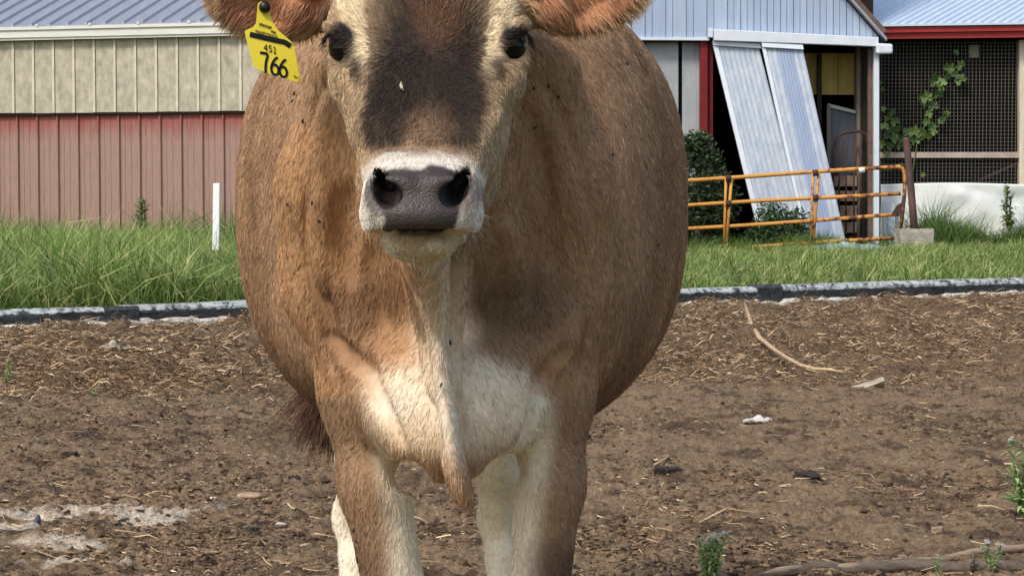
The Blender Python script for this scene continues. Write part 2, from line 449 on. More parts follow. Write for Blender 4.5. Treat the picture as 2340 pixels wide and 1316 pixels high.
def grass_region(px0, px1, s0, s1):
    def f(n):
        px = px0 + (px1 - px0) * RNG.random(n * 3)
        Yq = 12.5 + 24 * RNG.random(n * 3) ** 1.3
        Xq = (px - CX) * Yq / F
        t, s = kerb_coords(Xq, Yq)
        ok = (-s > s0) & (-s < s1)
        return Xq[ok][:n], Yq[ok][:n]
    return f
# ================================================================== left barn
def onplane(px, py, p0, n):
    a, b = px - CX, CY - py
    d = Vector((a, F * _cp + b * _sp, -F * _sp + b * _cp)); o = Vector((0, 0, CAM_Z)); n = Vector(n)
    return o + d * ((Vector(p0) - o).dot(n) / d.dot(n))
A18 = math.radians(17)
LU = Vector((math.cos(A18), -math.sin(A18), 0)); LN = Vector((-math.sin(A18), -math.cos(A18), 0))   # along wall, outwards
L0 = P(270, 423, 25.0); L0.z = 0
def LW(u, out, z): return L0 + LU * u + LN * out + Vector((0, 0, z))
def lu(px): return (onplane(px, 300, L0, LN) - L0).dot(LU)
def lz(px, py): return onplane(px, py, L0, LN).z
z_split, z_eave = lz(270, 255), lz(270, 90)
pitch_u = lu(294) - lu(247)
def ramp_z_material(name, z0, z1, top, bottom, stain, rough=.7, nscale=5, stretch=(6, 6, .7)):
    """paint that kept its colour under the overhang and faded lower down"""
    m = material(name, top, rough, .25)
    nt = m.node_tree; b = nt.nodes['Principled BSDF']; N = nt.nodes.new; Lk = nt.links.new
    g = N('ShaderNodeNewGeometry'); sep = N('ShaderNodeSeparateXYZ'); Lk(g.outputs['Position'], sep.inputs[0])
    nz = N('ShaderNodeTexNoise'); nz.inputs['Scale'].default_value = nscale; nz.inputs['Detail'].default_value = 6
    mp = N('ShaderNodeMapping'); mp.inputs['Scale'].default_value = stretch
    Lk(g.outputs['Position'], mp.inputs[0]); Lk(mp.outputs[0], nz.inputs['Vector'])
    sub = N('ShaderNodeMath'); sub.operation = 'MULTIPLY_ADD'; sub.inputs[1].default_value = .45; Lk(nz.outputs[0], sub.inputs[0]); Lk(sep.outputs[2], sub.inputs[2])
    mr = N('ShaderNodeMapRange'); mr.inputs[1].default_value = z0 + .22; mr.inputs[2].default_value = z1 + .24
    Lk(sub.outputs[0], mr.inputs[0])
    mx = N('ShaderNodeMix'); mx.data_type = 'RGBA'; mx.inputs[6].default_value = (*bottom, 1); mx.inputs[7].default_value = (*top, 1)
    Lk(mr.outputs[0], mx.inputs[0])
    nz2 = N('ShaderNodeTexNoise'); nz2.inputs['Scale'].default_value = nscale * 2.2; nz2.inputs['Detail'].default_value = 8; Lk(mp.outputs[0], nz2.inputs['Vector'])
    r2 = N('ShaderNodeMapRange'); r2.inputs[1].default_value = .45; r2.inputs[2].default_value = .8; r2.inputs[4].default_value = .55; Lk(nz2.outputs[0], r2.inputs[0])
    m2 = N('ShaderNodeMix'); m2.data_type = 'RGBA'; m2.inputs[7].default_value = (*stain, 1); Lk(r2.outputs[0], m2.inputs[0]); Lk(mx.outputs[2], m2.inputs[6])
    Lk(m2.outputs[2], b.inputs['Base Color'])
    return m
red_mat = ramp_z_material('faded_red_sheet', z_split - .34, z_split - .08, srgb(148, 80, 73), srgb(156, 127, 116), srgb(120, 95, 88))
tan_mat = material('weathered_tan', srgb(202, 194, 174), .85, .15, col2=srgb(138, 131, 114), nscale=8, namount=.75, stretch=(1.6, 1.6, .9), bump=.25, bscale=60, )
roof_mat = material('roof_metal', srgb(160, 164, 174), .45, .5, col2=srgb(138, 142, 154), nscale=3, namount=.9, stretch=(5, 1, 1), metal=.25)
gutter_mat = material('white_gutter', srgb(226, 226, 218), .5, .4, col2=srgb(196, 196, 186), nscale=4, namount=.9, stretch=(1, 1, 6))
dark_mat = material('dark_gap', srgb(40, 34, 32), .9, .1)
barn = empty('barn', LW(0, 0, 0))
tag(barn, 'long low barn with pale upper siding and faded red metal below', 'barn')
ua, ub = lu(-420), lu(760)
i0, i1 = math.floor(ua / pitch_u), math.ceil(ub / pitch_u)
ua, ub = i0 * pitch_u, i1 * pitch_u
# carcass, closed on every side
for (u0, u1, o0, o1) in ((ua, ub, -.10, -.02), (ua, ub, -9.1, -9.0)):
    MB().slab(LW(u0, o0, -.1), LW(u1, o0, -.1), LW(u1, o0, z_eave + .02), LW(u0, o0, z_eave + .02), LN * (o1 - o0)).build('wall', dark_mat, barn)
for ue, du in ((ua, .08), (ub - .08, .08)):
    MB().add([LW(ue + a, o, z) for a in (0, du) for o, z in ((-.10, -.1), (-9.0, -.1), (-9.0, z_eave), (-4.6, z_eave + 4.5 * .36), (-.10, z_eave))], [(0, 1, 2, 3, 4), (9, 8, 7, 6, 5), (0, 5, 6, 1), (1, 6, 7, 2), (2, 7, 8, 3), (3, 8, 9, 4), (4, 9, 5, 0)]).build('end_wall', red_mat, barn)
def piece(name, verts, faces, mat, n_, place):
    """one mesh shared by n_ alike pieces"""
    me = bpy.data.meshes.new(name); me.from_pydata([tuple(v) for v in verts], [], faces); me.update(); me.materials.append(mat)
    return me
BOX_F = [(3, 2, 1, 0), (4, 5, 6, 7), (0, 1, 5, 4), (1, 2, 6, 5), (2, 3, 7, 6), (3, 0, 4, 7)]
def lbox(u0, u1, o0, o1, z0, z1):
    o = LW(0, 0, 0)
    return [LW(u0, o1, z0) - o, LW(u1, o1, z0) - o, LW(u1, o0, z0) - o, LW(u0, o0, z0) - o, LW(u0, o1, z1) - o, LW(u1, o1, z1) - o, LW(u1, o0, z1) - o, LW(u0, o0, z1) - o]
def put(name, me, loc, parent):
    o = bpy.data.objects.new(name, me); COL.objects.link(o); o.parent = parent
    o.matrix_parent_inverse = Matrix.Translation(-parent.location); o.location = loc
    return o
g_ = .006
board = piece('siding_board', lbox(g_, pitch_u - .028, 0, .030, z_split - .01, z_eave + .03), BOX_F, tan_mat, 0, 0)
batten = piece('batten', lbox(-.026, g_ - .004, 0, .046, z_split - .01, z_eave + .03), BOX_F, material('tan_batten', srgb(214, 206, 188), .85, .15, col2=srgb(190, 180, 160), nscale=9), 0, 0)
# ribbed sheet: flat with one tall rib and two low stiffeners, one pitch wide
prof = [(0, .004), (.006, .034), (.022, .034), (.030, .004), (.075, .004), (.080, .009), (.086, .009), (.091, .004), (.150, .004), (.155, .009), (.161, .009), (.166, .004), (pitch_u - .004, .004)]
vs, fs = [], []
o_ = LW(0, 0, 0)
for z in (-.05, z_split - .012):
    for (u, d) in prof: vs.append(LW(u, d - .02, z) - o_)
n_ = len(prof)
for k in range(n_ - 1): fs.append((k, k + 1, n_ + k + 1, n_ + k))
bk = len(vs)
vs += [LW(0, -.03, -.05) - o_, LW(pitch_u - .004, -.03, -.05) - o_, LW(pitch_u - .004, -.03, z_split - .012) - o_, LW(0, -.03, z_split - .012) - o_]
fs += [(bk, bk + 3, bk + 2, bk + 1), (0, n_, bk + 3, bk), (n_ - 1, bk + 1, bk + 2, 2 * n_ - 1)]
sheet = piece('siding_sheet', vs, fs, red_mat, 0, 0)
for i_ in range(i0, i1):
    loc = LW(i_ * pitch_u, 0, 0)
    jit = Vector((0, 0, random.uniform(-.004, .004))) + LN * random.uniform(-.003, .003)
    put('siding_board', board, loc + jit, barn); put('batten', batten, loc + jit * .5, barn)
    put('siding_sheet', sheet, loc, barn)
MB().slab(LW(ua, -.015, z_split - .035), LW(ub, -.015, z_split - .035), LW(ub, -.015, z_split - .014), LW(ua, -.015, z_split - .014), LN * .050).build('drip_edge', dark_mat, barn)
# gutter with a stepped face
mb = MB()
mb.slab(LW(ua, .05, z_eave + .03), LW(ub, .05, z_eave + .03), LW(ub, .05, z_eave + .115), LW(ua, .05, z_eave + .115), LN * .09)
mb.slab(LW(ua, .055, z_eave + .115), LW(ub, .055, z_eave + .115), LW(ub, .055, z_eave + .150), LW(ua, .055, z_eave + .150), LN * .105)
mb.slab(LW(ua, .052, z_eave + .002), LW(ub, .052, z_eave + .002), LW(ub, .052, z_eave + .030), LW(ua, .052, z_eave + .030), LN * .07)
gutter = mb.build('gutter', gutter_mat, barn)
for px in (-130, -20, 100, 220, 330, 445, 560, 680):
    u = lu(px)
    MB().slab(LW(u, .05, z_eave + .152), LW(u + .03, .05, z_eave + .152), LW(u + .03, .05, z_eave + .178), LW(u, .05, z_eave + .178), LN * .12).build('gutter_strap', gutter_mat, gutter)
RP = .36
def LR(u, back, h): return LW(u, -back + .06, z_eave + .165 + back * RP + h)
mb = MB(); mb.slab(LR(ua, 0, -.03), LR(ub, 0, -.03), LR(ub, 4.6, -.03), LR(ua, 4.6, -.03), (0, 0, .03))
mb.slab(LR(ua, 4.6, -.03), LR(ub, 4.6, -.03), LR(ub, 9.2, -.03 - 4.6 * 2 * RP), LR(ua, 9.2, -.03 - 4.6 * 2 * RP), (0, 0, .03))
barn_roof = mb.build('roof', roof_mat, barn)
o_ = LW(0, 0, 0)
c8 = [LR(0, 0, 0) - o_, LR(.05, 0, 0) - o_, LR(.05, 4.6, 0) - o_, LR(0, 4.6, 0) - o_, LR(.014, 0, .03) - o_, LR(.036, 0, .03) - o_, LR(.036, 4.6, .03) - o_, LR(.014, 4.6, .03) - o_]
rib = piece('roof_rib', c8, BOX_F, roof_mat, 0, 0)
k = 0
u = ua
while u < ub - .05:
    put('roof_rib', rib, LW(u, 0, 0), barn_roof); u += .235 * 1.0

# ================================================================== right-hand sheds
YR = 33.0
def R(px, py, Y=YR): return P(px, py, Y)
wall_blue = material('blue_grey_siding', srgb(166, 182, 204), .6, .35, col2=srgb(146, 162, 188), nscale=3, namount=.9, stretch=(5, 5, .5))
wall_blue2 = material('blue_grey_siding_worn', srgb(150, 166, 190), .6, .35, col2=srgb(172, 188, 206), nscale=3, namount=.9, stretch=(5, 5, .5))
white_metal = material('white_trim', srgb(222, 228, 234), .5, .4, col2=srgb(196, 204, 214), nscale=5, namount=.9)
brown_trim = material('brown_trim', srgb(118, 98, 88), .8, .2, col2=srgb(92, 76, 68), nscale=10)
red_trim = material('red_trim', srgb(160, 46, 42), .55, .35, col2=srgb(140, 40, 38), nscale=4)
red_jamb = material('red_jamb', srgb(128, 30, 34), .6, .3, col2=srgb(104, 24, 28), nscale=5)
grey_wood = material('grey_wood', srgb(140, 132, 122), .85, .15, col2=srgb(96, 88, 80), nscale=7, namount=.9, stretch=(6, 6, .6), bump=.4)
dark_wood = material('dark_wood', srgb(74, 62, 54), .9, .1, col2=srgb(50, 42, 38), nscale=6, stretch=(5, 5, .6))
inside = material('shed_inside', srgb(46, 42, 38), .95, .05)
yellow_wood = material('yellow_board', srgb(196, 176, 104), .85, .15, col2=srgb(146, 128, 72), nscale=5, namount=.9, stretch=(5, 5, .7), bump=.4)
shed = empty('gabled_shed', R(1700, 590)); shed.location.z = 0
tag(shed, 'blue-grey metal gabled shed with an open doorway', 'shed')
z_low = R(1700, 90).z
def slope_y(px): return 86 - 1.13 * (2010 - px)
# gable boards
px = 1240.0; k = 0
while px < 2004:
    wpx = (14.8, 15.4)[k % 2] if px > 1640 else (16, 31)[k % 2]
    p1 = min(px + wpx, 2008)
    yb = 88 if px < 1625 else 92
    t0, t1 = max(slope_y(px) + 2, -260), max(slope_y(p1 - 1) + 2, -260)
    d = .012 if k % 2 else 0
    a, b, c_, e_ = R(px, yb, YR - d), R(p1 - 1.2, yb, YR - d), R(p1 - 1.2, min(t1, yb - 1), YR - d), R(px, min(t0, yb - 1), YR - d)
    MB().slab(a, b, c_, e_, (0, .04, 0)).build('siding_board', wall_blue if random.random() < .7 else wall_blue2, shed)
    px = p1; k += 1
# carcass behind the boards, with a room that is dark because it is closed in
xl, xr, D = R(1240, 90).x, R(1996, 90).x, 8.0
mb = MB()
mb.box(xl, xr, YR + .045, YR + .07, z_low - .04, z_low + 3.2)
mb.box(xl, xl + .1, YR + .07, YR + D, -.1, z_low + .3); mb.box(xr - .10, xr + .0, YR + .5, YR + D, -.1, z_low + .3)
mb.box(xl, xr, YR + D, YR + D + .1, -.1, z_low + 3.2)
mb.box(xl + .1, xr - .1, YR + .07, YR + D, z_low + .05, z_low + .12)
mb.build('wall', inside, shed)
ap = R(1500, -380); 
for (pa, pb) in ((R(2022, 96), R(1560, 96 - 1.13 * 462)), (R(978, 96), R(1560, 96 - 1.13 * 462))):
    a, b = Vector(pa), Vector(pb); a.y = b.y = YR - .18
    MB().slab(a, b, b + Vector((0, D + .4, 0)), a + Vector((0, D + .4, 0)), (0, 0, .05)).build('roof', roof_mat, shed)
# rake board along the visible slope, wavy sheet edge showing above it
a, b = R(1930, -8, YR - .07), R(2012, 84, YR - .07)
d = (b - a).normalized(); nn = Vector((d.z, 0, -d.x))
a2 = a - d * 2.5
MB().slab(a2, b, b - nn * .13, a2 - nn * .13, (0, .06, 0)).build('rake_board', brown_trim, shed)
# drip edge and lower wall left of the doorway
MB().slab(R(1240, 91, YR - .06), R(1621, 93, YR - .06), R(1621, 86, YR - .06), R(1240, 84, YR - .06), (0, .05, 0)).build('drip_edge', white_metal, shed)
pale_panel = material('pale_wall_panel', srgb(186, 190, 190), .8, .2, col2=srgb(130, 138, 142), nscale=2.2, namount=.9, stretch=(2, 2, .8))
for (p0, p1) in ((1240, 1330), (1332, 1408), (1410, 1474), (1476, 1550), (1559, 1602)):
    MB().slab(R(p0, 600, YR + .18), R(p1, 600, YR + .18), R(p1, 92, YR + .18), R(p0, 92, YR + .18), (0, .05, 0)).build('wall_panel', pale_panel, shed)
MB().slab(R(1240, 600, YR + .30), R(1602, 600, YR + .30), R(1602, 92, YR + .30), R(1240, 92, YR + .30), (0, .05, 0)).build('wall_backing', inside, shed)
MB().slab(R(1600, 600, YR + .02), R(1617, 600, YR + .02), R(1617, 94, YR + .02), R(1600, 94, YR + .02), (0, .25, 0)).build('jamb', red_jamb, shed)
MB().slab(R(1619, 600, YR + .10), R(1629, 600, YR + .10), R(1629, 96, YR + .10), R(1619, 96, YR + .10), (0, .25, 0)).build('jamb', red_jamb, shed)
# sliding-door track cover, sagging to one end
MB().slab(R(1631, 93, YR - .20), R(2008, 107, YR - .20), R(2008, 86, YR - .20), R(1631, 67, YR - .20), (0, .17, 0)).build('track_cover', white_metal, shed, bevel=.01)
MB().slab(R(1619, 85, YR - .20), R(1629, 86, YR - .20), R(1629, 64, YR - .20), R(1619, 64, YR - .20), (0, .14, 0)).build('track_bracket', white_metal, shed)
MB().slab(R(2003, 124, YR - .26), R(2041, 123, YR - .26), R(2041, 101, YR - .26), R(2003, 99, YR - .26), (0, .14, 0)).build('track_end', white_metal, shed, bevel=.03)
MB().slab(R(1997, 596, YR - .05), R(2009, 596, YR - .05), R(2009, 108, YR - .05), R(1997, 108, YR - .05), (0, .12, 0)).build('corner_trim', white_metal, shed)
MB().slab(R(1984, 596, YR + .06), R(1993, 596, YR + .06), R(1993, 112, YR + .06), R(1984, 112, YR + .06), (0, .10, 0)).build('door_post', brown_trim, shed)
MB().slab(R(1958, 596, YR + .55), R(1983, 596, YR + .55), R(1983, 108, YR + .55), R(1958, 108, YR + .55), (0, .25, 0)).build('door_post', grey_wood, shed)
for (p0, p1) in ((1838, 1868), (1876, 1914), (1916, 1956)):
    MB().slab(R(p0, 217, YR + .9), R(p1, 217, YR + .9), R(p1, 122, YR + .9), R(p0, 122, YR + .9), (0, .04, 0)).build('yellow_board', yellow_wood, shed)
MB().slab(R(1868, 560, YR + .8), R(1878, 560, YR + .8), R(1878, 120, YR + .8), R(1868, 120, YR + .8), (0, .08, 0)).build('inner_post', dark_wood, shed)
# leaning door leaves: corrugated sheets in a light frame
sheet_white = material('white_fibreglass', srgb(196, 203, 210), .6, .3, col2=srgb(150, 163, 182), nscale=3.6, namount=.7, stretch=(2.5, 2.5, 1.2))
sheet_blue = material('blue_grey_sheet', srgb(160, 174, 198), .5, .4, col2=srgb(138, 152, 180), nscale=3, namount=.9, stretch=(4, 4, .6))
def leaf(label, tl, tr, br, bl, bands):
    """sheet between four corners, corrugated along its length; bands = list of (u0, u1, ribs, material)"""
    tl, tr, br, bl = [Vector(q) for q in (tl, tr, br, bl)]
    root = empty('leaning_door', bl)
    tag(root, label, 'door', 'door leaves leaning in the shed doorway')
    nrm = (tr - tl).cross(bl - tl).normalized()
    if nrm.y > 0: nrm = -nrm
    for (u0, u1, ribs, mat, name) in bands:
        vs, fs = [], []
        cols = ribs * 4 + 1 if ribs else 2
        for j in range(cols):
            u = u0 + (u1 - u0) * j / (cols - 1)
            h = (0, 0, .010, .010)[j % 4] if ribs else .03
            for v in (0, 1):
                vs.append(tl.lerp(tr, u).lerp(bl.lerp(br, u), v) + nrm * h)
        m_ = len(vs)
        vs += [p - nrm * .05 for p in vs]
        for j in range(cols - 1):
            a = 2 * j
            fs += [(a, a + 1, a + 3, a + 2), (m_ + a, m_ + a + 2, m_ + a + 3, m_ + a + 1)]
            fs += [(a, a + 2, m_ + a + 2, m_ + a), (a + 1, m_ + a + 1, m_ + a + 3, a + 3)]
        fs += [(0, m_, m_ + 1, 1), (m_ - 2, m_ - 1, 2 * m_ - 1, 2 * m_ - 2)]
        mesh_py(name, vs, fs, mat, root)
    # top rail
    MB().slab(tl + nrm * .03, tr + nrm * .03, tr.lerp(br, .022) + nrm * .03, tl.lerp(bl, .022) + nrm * .03, nrm * .035).build('top_rail', white_metal, root)
    return root
leaf('pale corrugated door leaf leaning beside the red jamb', R(1627, 96, 32.95), R(1736, 103, 32.95), R(1856, 574, 32.30), R(1742, 572, 32.30),
     [(0, .10, 0, white_metal, 'edge_frame'), (.10, .97, 8, sheet_white, 'sheet')])
leaf('pale and blue-grey striped door leaf leaning nearer the dark opening', R(1739, 100, 32.88), R(1833, 106, 32.88), R(1938, 576, 32.22), R(1846, 576, 32.22),
     [(0, .08, 0, white_metal, 'edge_frame'), (.08, .36, 2, sheet_white, 'sheet'), (.36, .74, 5, sheet_blue, 'sheet'), (.74, 1.0, 2, sheet_white, 'sheet')])
# things stored in the doorway
rust_tube = material('rusty_tube', srgb(86, 62, 56), .8, .3, col2=srgb(56, 42, 40), nscale=14)
hurdle = empty('tube_hurdle', R(1945, 590, YR + .35))
tag(hurdle, 'rusty tube gate with rounded corners standing inside the shed doorway', 'gate')
yh = YR + .35
MB().tube([R(1902, 560, yh), R(1904, 345, yh), R(1910, 315, yh), R(1928, 304, yh), R(1960, 300, yh), R(1978, 306, yh), R(1984, 330, yh), R(1984, 560, yh)], .022, 8).build('frame', rust_tube, hurdle, True)
for px in (1918, 1934, 1952, 1968):
    MB().tube([R(px, 305, yh), R(px - 1, 560, yh)], .014, 6).build('bar', rust_tube, hurdle, True)
tan_slat = material('old_slat', srgb(176, 150, 132), .9, .1, col2=srgb(120, 98, 86), nscale=8)
pal = empty('wooden_pallet', R(1945, 590, YR + .55))
tag(pal, 'worn wooden slat pallet standing behind the rusty tube gate', 'pallet')
for j, y0 in enumerate((402, 436, 470, 508)):
    MB().slab(R(1902, y0 + 24, yh + .16), R(1958, y0 + 24, yh + .16), R(1958, y0, yh + .16), R(1902, y0, yh + .16), (0, .03, 0)).build('slat', tan_slat, pal)
for px in (1906, 1946):
    MB().slab(R(px, 580, yh + .20), R(px + 10, 580, yh + .20), R(px + 10, 396, yh + .20), R(px, 396, yh + .20), (0, .08, 0)).build('stringer', dark_wood, pal)
scr = empty('framed_panel', R(1925, 590, YR + .75))
tag(scr, 'dark corrugated panel with a pale slanting top rail inside the shed', 'panel')
MB().slab(R(1892, 420, YR + .72), R(1958, 420, YR + .72), R(1958, 258, YR + .72), R(1892, 242, YR + .72), (0, .03, 0)).build('panel', material('slate_sheet', srgb(92, 100, 112), .6, .3, col2=srgb(66, 72, 84), nscale=5, stretch=(8, 8, .5)), scr)
MB().slab(R(1892, 245, YR + .68), R(1964, 262, YR + .68), R(1964, 255, YR + .68), R(1892, 237, YR + .68), (0, .05, 0)).build('top_rail', material('pale_rail', srgb(176, 176, 170), .7, .2), scr)
MB().slab(R(1890, 420, YR + .66), R(1898, 420, YR + .66), R(1898, 240, YR + .66), R(1890, 240, YR + .66), (0, .06, 0)).build('side_rail', grey_wood, scr)

# ---- lean-to on the far right
YL = 33.7
lean = empty('lean_to', P(2200, 560, YL)); lean.location.z = 0
tag(lean, 'open lean-to with pale metal roof, red fascia and wire mesh front', 'lean-to')
def Q(px, py, dy=0.0): return P(px, py, YL + dy)
XR_END = 2900
MB().slab(Q(1990, 90, -.35), Q(XR_END, 80, -.35), Q(XR_END, 60, -.35), Q(1990, 74, -.35), (0, .05, 0)).build('fascia', red_trim, lean)
MB().slab(Q(1990, 76, -.40), Q(XR_END, 62, -.40), Q(XR_END, 52, -.40), Q(1990, 63, -.40), (0, .06, 0)).build('fascia_cap', red_trim, lean)
e0, e1 = Q(1960, 62, -.44), Q(XR_END, 48, -.44)
up_s = Vector((0, 4.4, 1.55))
pale_roof = material('pale_roof_metal', srgb(206, 218, 230), .4, .5, col2=srgb(186, 202, 220), nscale=2.5, namount=.9, stretch=(4, 1, 1), metal=.15)
MB().slab(e0, e1, e1 + up_s, e0 + up_s, (0, 0, .03)).build('roof', pale_roof, lean); lean_roof = bpy.data.objects[[o.name for o in lean.children if o.name.startswith('roof')][0]]
ex = (e1 - e0); ne = 44
ob = Vector((3.1, 0, 3.1 * ex.z / ex.x))
for j in range(-14, ne):
    a = e0 + ex * (j / ne) + Vector((0, 0, .031)); b = a + up_s + ob
    lo_t = 0.0
    if j < 0:
        lo_t = -(ex.x * j / ne) / (up_s.x + ob.x)
        if lo_t >= .95: continue
        a = a.lerp(b, lo_t)
    if b.x > e1.x - .06: b = a.lerp(b, max(.02, (e1.x - .06 - a.x) / (b.x - a.x)))
    w = Vector((.05, 0, 0)); i_ = Vector((.014, 0, 0)); h = Vector((0, 0, .032))
    MB().box8([a, a + w, b + w, b, a + i_ + h, a + w - i_ + h, b + w - i_ + h, b + i_ + h]).build('roof_rib', pale_roof, lean_roof)
x0, x1 = Q(2012, 90).x, Q(XR_END, 90).x
zt = Q(2200, 92).z
mb = MB(); mb.box(x0, x1, YL + 3.9, YL + 4.0, -.1, 4.5); mb.box(x1, x1 + .1, YL + .1, YL + 3.9, -.1, zt + .1); mb.box(x0, x0 + .06, YL + .1, YL + 3.9, -.1, zt + .1)
mb.box(x0 + .06, x1, YL + .1, YL + 3.9, zt + .02, zt + .08)
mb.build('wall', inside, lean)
cream = material('cream_post', srgb(224, 212, 190), .8, .2, col2=srgb(196, 184, 160), nscale=5, stretch=(4, 4, .7))
MB().slab(Q(2330, 600, -.08), Q(2356, 600, -.08), Q(2356, 92, -.08), Q(2330, 92, -.08), (0, .16, 0)).build('post', cream, lean)
MB().slab(Q(2700, 600, -.08), Q(2726, 600, -.08), Q(2726, 92, -.08), Q(2700, 92, -.08), (0, .16, 0)).build('post', cream, lean)
MB().slab(Q(2011, 361, -.06), Q(2700, 361, -.06), Q(2700, 347, -.06), Q(2011, 348, -.06), (0, .05, 0)).build('rail', material('pinkish_rail', srgb(188, 172, 162), .85, .15, col2=srgb(160, 144, 134), nscale=7), lean)
wire = MB()
xa, xb, za, zb = Q(2012, 420).x, Q(2700, 420).x, Q(2100, 424).z, Q(2100, 96).z
step = M(8.3, YL); wv = .0026
xx = xa
while xx < xb:
    wire.box(xx - wv, xx + wv, YL - .004, YL + .004, za, zb); xx += step
zz_ = za
while zz_ < zb:
    wire.box(xa, xb, YL - .010, YL - .005, zz_ - wv * .8, zz_ + wv * .8); zz_ += step
tag(wire.build('wire_mesh', material('galvanised_wire', srgb(118, 114, 108), .6, .4), lean), kind='stuff')
# white tarp skirt with sagging folds
nu_, nz_ = 150, 34
ux = np.linspace(Q(2008, 480).x, Q(2720, 480).x, nu_); vz = np.linspace(-.05, Q(2100, 420).z, nz_)
UX, VZ = np.meshgrid(ux, vz)
fold = .025 * np.sin(UX * 5 + VZ * 3.5) * (1 - sstep(.6, 1.0, (VZ - vz[0]) / (vz[-1] - vz[0]))) + .03 * fbm(UX * 1.1, VZ * 1.5, None, 2, 3) + .035 * fbm(UX * 2.6 + VZ * 1.5, VZ * 2.2 - UX, None, 2, 14)
tv = np.stack([UX, np.full_like(UX, YL - .16) - fold * sstep(0, .2, vz[-1] - VZ), VZ + (.015 * np.sin(UX * 2.1)) * sstep(.5, 1, (VZ - vz[0]) / (vz[-1] - vz[0]))], -1).reshape(-1, 3)
ii = np.arange(nz_ - 1)[:, None] * nu_ + np.arange(nu_ - 1)[None, :]
tq = np.stack([ii, ii + 1, ii + nu_ + 1, ii + nu_], -1).reshape(-1, 4)
tarp = mesh_np('tarp', tv, tq, material('white_tarp', srgb(236, 238, 234), .5, .3, col2=srgb(216, 220, 216), nscale=3), None, True)
md = tarp.modifiers.new('thick', 'SOLIDIFY'); md.thickness = .004
tag(tarp, 'white tarp skirt hanging below the wire mesh of the lean-to', 'tarp')
MB().slab(Q(2018, 604, -.34), Q(2046, 604, -.34), Q(2044, 462, -.32), Q(2016, 462, -.32), (0, .03, 0)).build('offcut_board', white_metal)
tag(bpy.data.objects['offcut_board'], 'pale upright board against the corner of the lean-to', 'board')
lampb = MB().slab(Q(2216, 132, .4), Q(2237, 132, .4), Q(2237, 103, .4), Q(2216, 103, .4), (0, .12, 0)).build('junction_box', material('grey_box', srgb(190, 186, 176), .7, .2), None, bevel=.01)
tag(lampb, 'small pale box hanging under the lean-to roof behind the mesh', 'box')
brace = MB().tube([Q(2235, 414, .3), Q(2330, 372, .3)], .022, 6).build('pipe', rust_tube)
tag(brace, 'rusty pipe slanting behind the wire mesh near the cream post', 'pipe')

# ================================================================== gate, posts, block
orange = material('orange_gate_paint', srgb(212, 146, 62), .55, .35, col2=srgb(178, 112, 48), nscale=6, namount=.9)
def rust_paint():
    m = material('rusting_orange', srgb(216, 150, 66), .6, .3)
    nt = m.node_tree; b = nt.nodes['Principled BSDF']; N = nt.nodes.new; Lk = nt.links.new
    g = N('ShaderNodeNewGeometry')
    n = N('ShaderNodeTexNoise'); n.inputs['Scale'].default_value = 9; n.inputs['Detail'].default_value = 7; n.inputs['Roughness'].default_value = .7
    Lk(g.outputs['Position'], n.inputs['Vector'])
    sep = N('ShaderNodeSeparateXYZ'); Lk(g.outputs['Position'], sep.inputs[0])
    # rust grows towards the latch end of the gate
    mr = N('ShaderNodeMapRange'); mr.inputs[1].default_value = R(1700, 480).x; mr.inputs[2].default_value = R(2060, 480).x; mr.inputs[3].default_value = -.05; mr.inputs[4].default_value = .12
    Lk(sep.outputs[0], mr.inputs[0])
    ad = N('ShaderNodeMath'); Lk(n.outputs[0], ad.inputs[0]); Lk(mr.outputs[0], ad.inputs[1])
    r = N('ShaderNodeValToRGB'); e = r.color_ramp.elements
    e[0].position = .50; e[0].color = (*srgb(206, 148, 72), 1); e[1].position = .62; e[1].color = (*srgb(88, 60, 48), 1)
    x = e.new(.56); x.color = (*srgb(184, 122, 62), 1)
    Lk(ad.outputs[0], r.inputs[0]); Lk(r.outputs[0], b.inputs['Base Color'])
    return m
gate_paint = rust_paint()
YG = 31.4
def G(px, py, dy=0.0): return P(px, py, YG + dy)
gate = empty('farm_gate', G(1850, 590)); tag(gate, 'orange tubular farm gate rusting at the latch end, leaning uphill', 'gate')
RR = .029
lines = [((1230, 432), (2040, 383)), ((1230, 491), (2058, 441)), ((1230, 544), (2056, 491)), ((1230, 596), (2048, 544))]
def railpts(a, b, n=12, w=1.5):
    return [G(a[0] + (b[0] - a[0]) * t, a[1] + (b[1] - a[1]) * t + w * math.sin(t * 7 + a[1])) for t in np.linspace(0, 1, n)]
MB().tube(railpts(*lines[0]) + [G(2054, 381), G(2063, 386), G(2068, 400), G(2067, 440), G(2062, 490), G(2057, 530)], RR, 8).build('rail', gate_paint, gate, True)
for l in lines[1:]:
    MB().tube(railpts(*l), RR * .95, 8).build('rail', gate_paint, gate, True)
for px in (1290, 1474, 1663, 1862):
    y0 = lines[0][0][1] + (px - 1230) * (383 - 432) / 810; y1 = lines[3][0][1] + (px - 1230) * (544 - 596) / 818
    MB().tube([G(px - 4, y0, -.04), G(px - 9, y1 + 10, -.04)], .020, 6).build('brace', gate_paint, gate, True)
    MB().tube([G(px + 9, y0, -.03), G(px - 4, y1, -.03)], .022, 6).build('brace', gate_paint, gate, True)
for px, py in ((1664, 408), (1863, 396), (1664, 466), (1863, 453)):
    MB().tube([G(px - 6, py, -.05), G(px + 6, py - 1, -.05)], .046, 8).build('clamp', rust_tube, gate, True)
tapew = MB().tube([G(1962, 389), G(1976, 388)], .042, 8).build('tape', material('white_tape', srgb(236, 236, 230), .6), gate, True)
plate = MB().slab(G(2036, 492, -.03), G(2060, 488, -.03), G(2062, 462, -.03), G(2050, 470, -.03), (0, .03, 0)).build('gusset', rust_tube, gate)
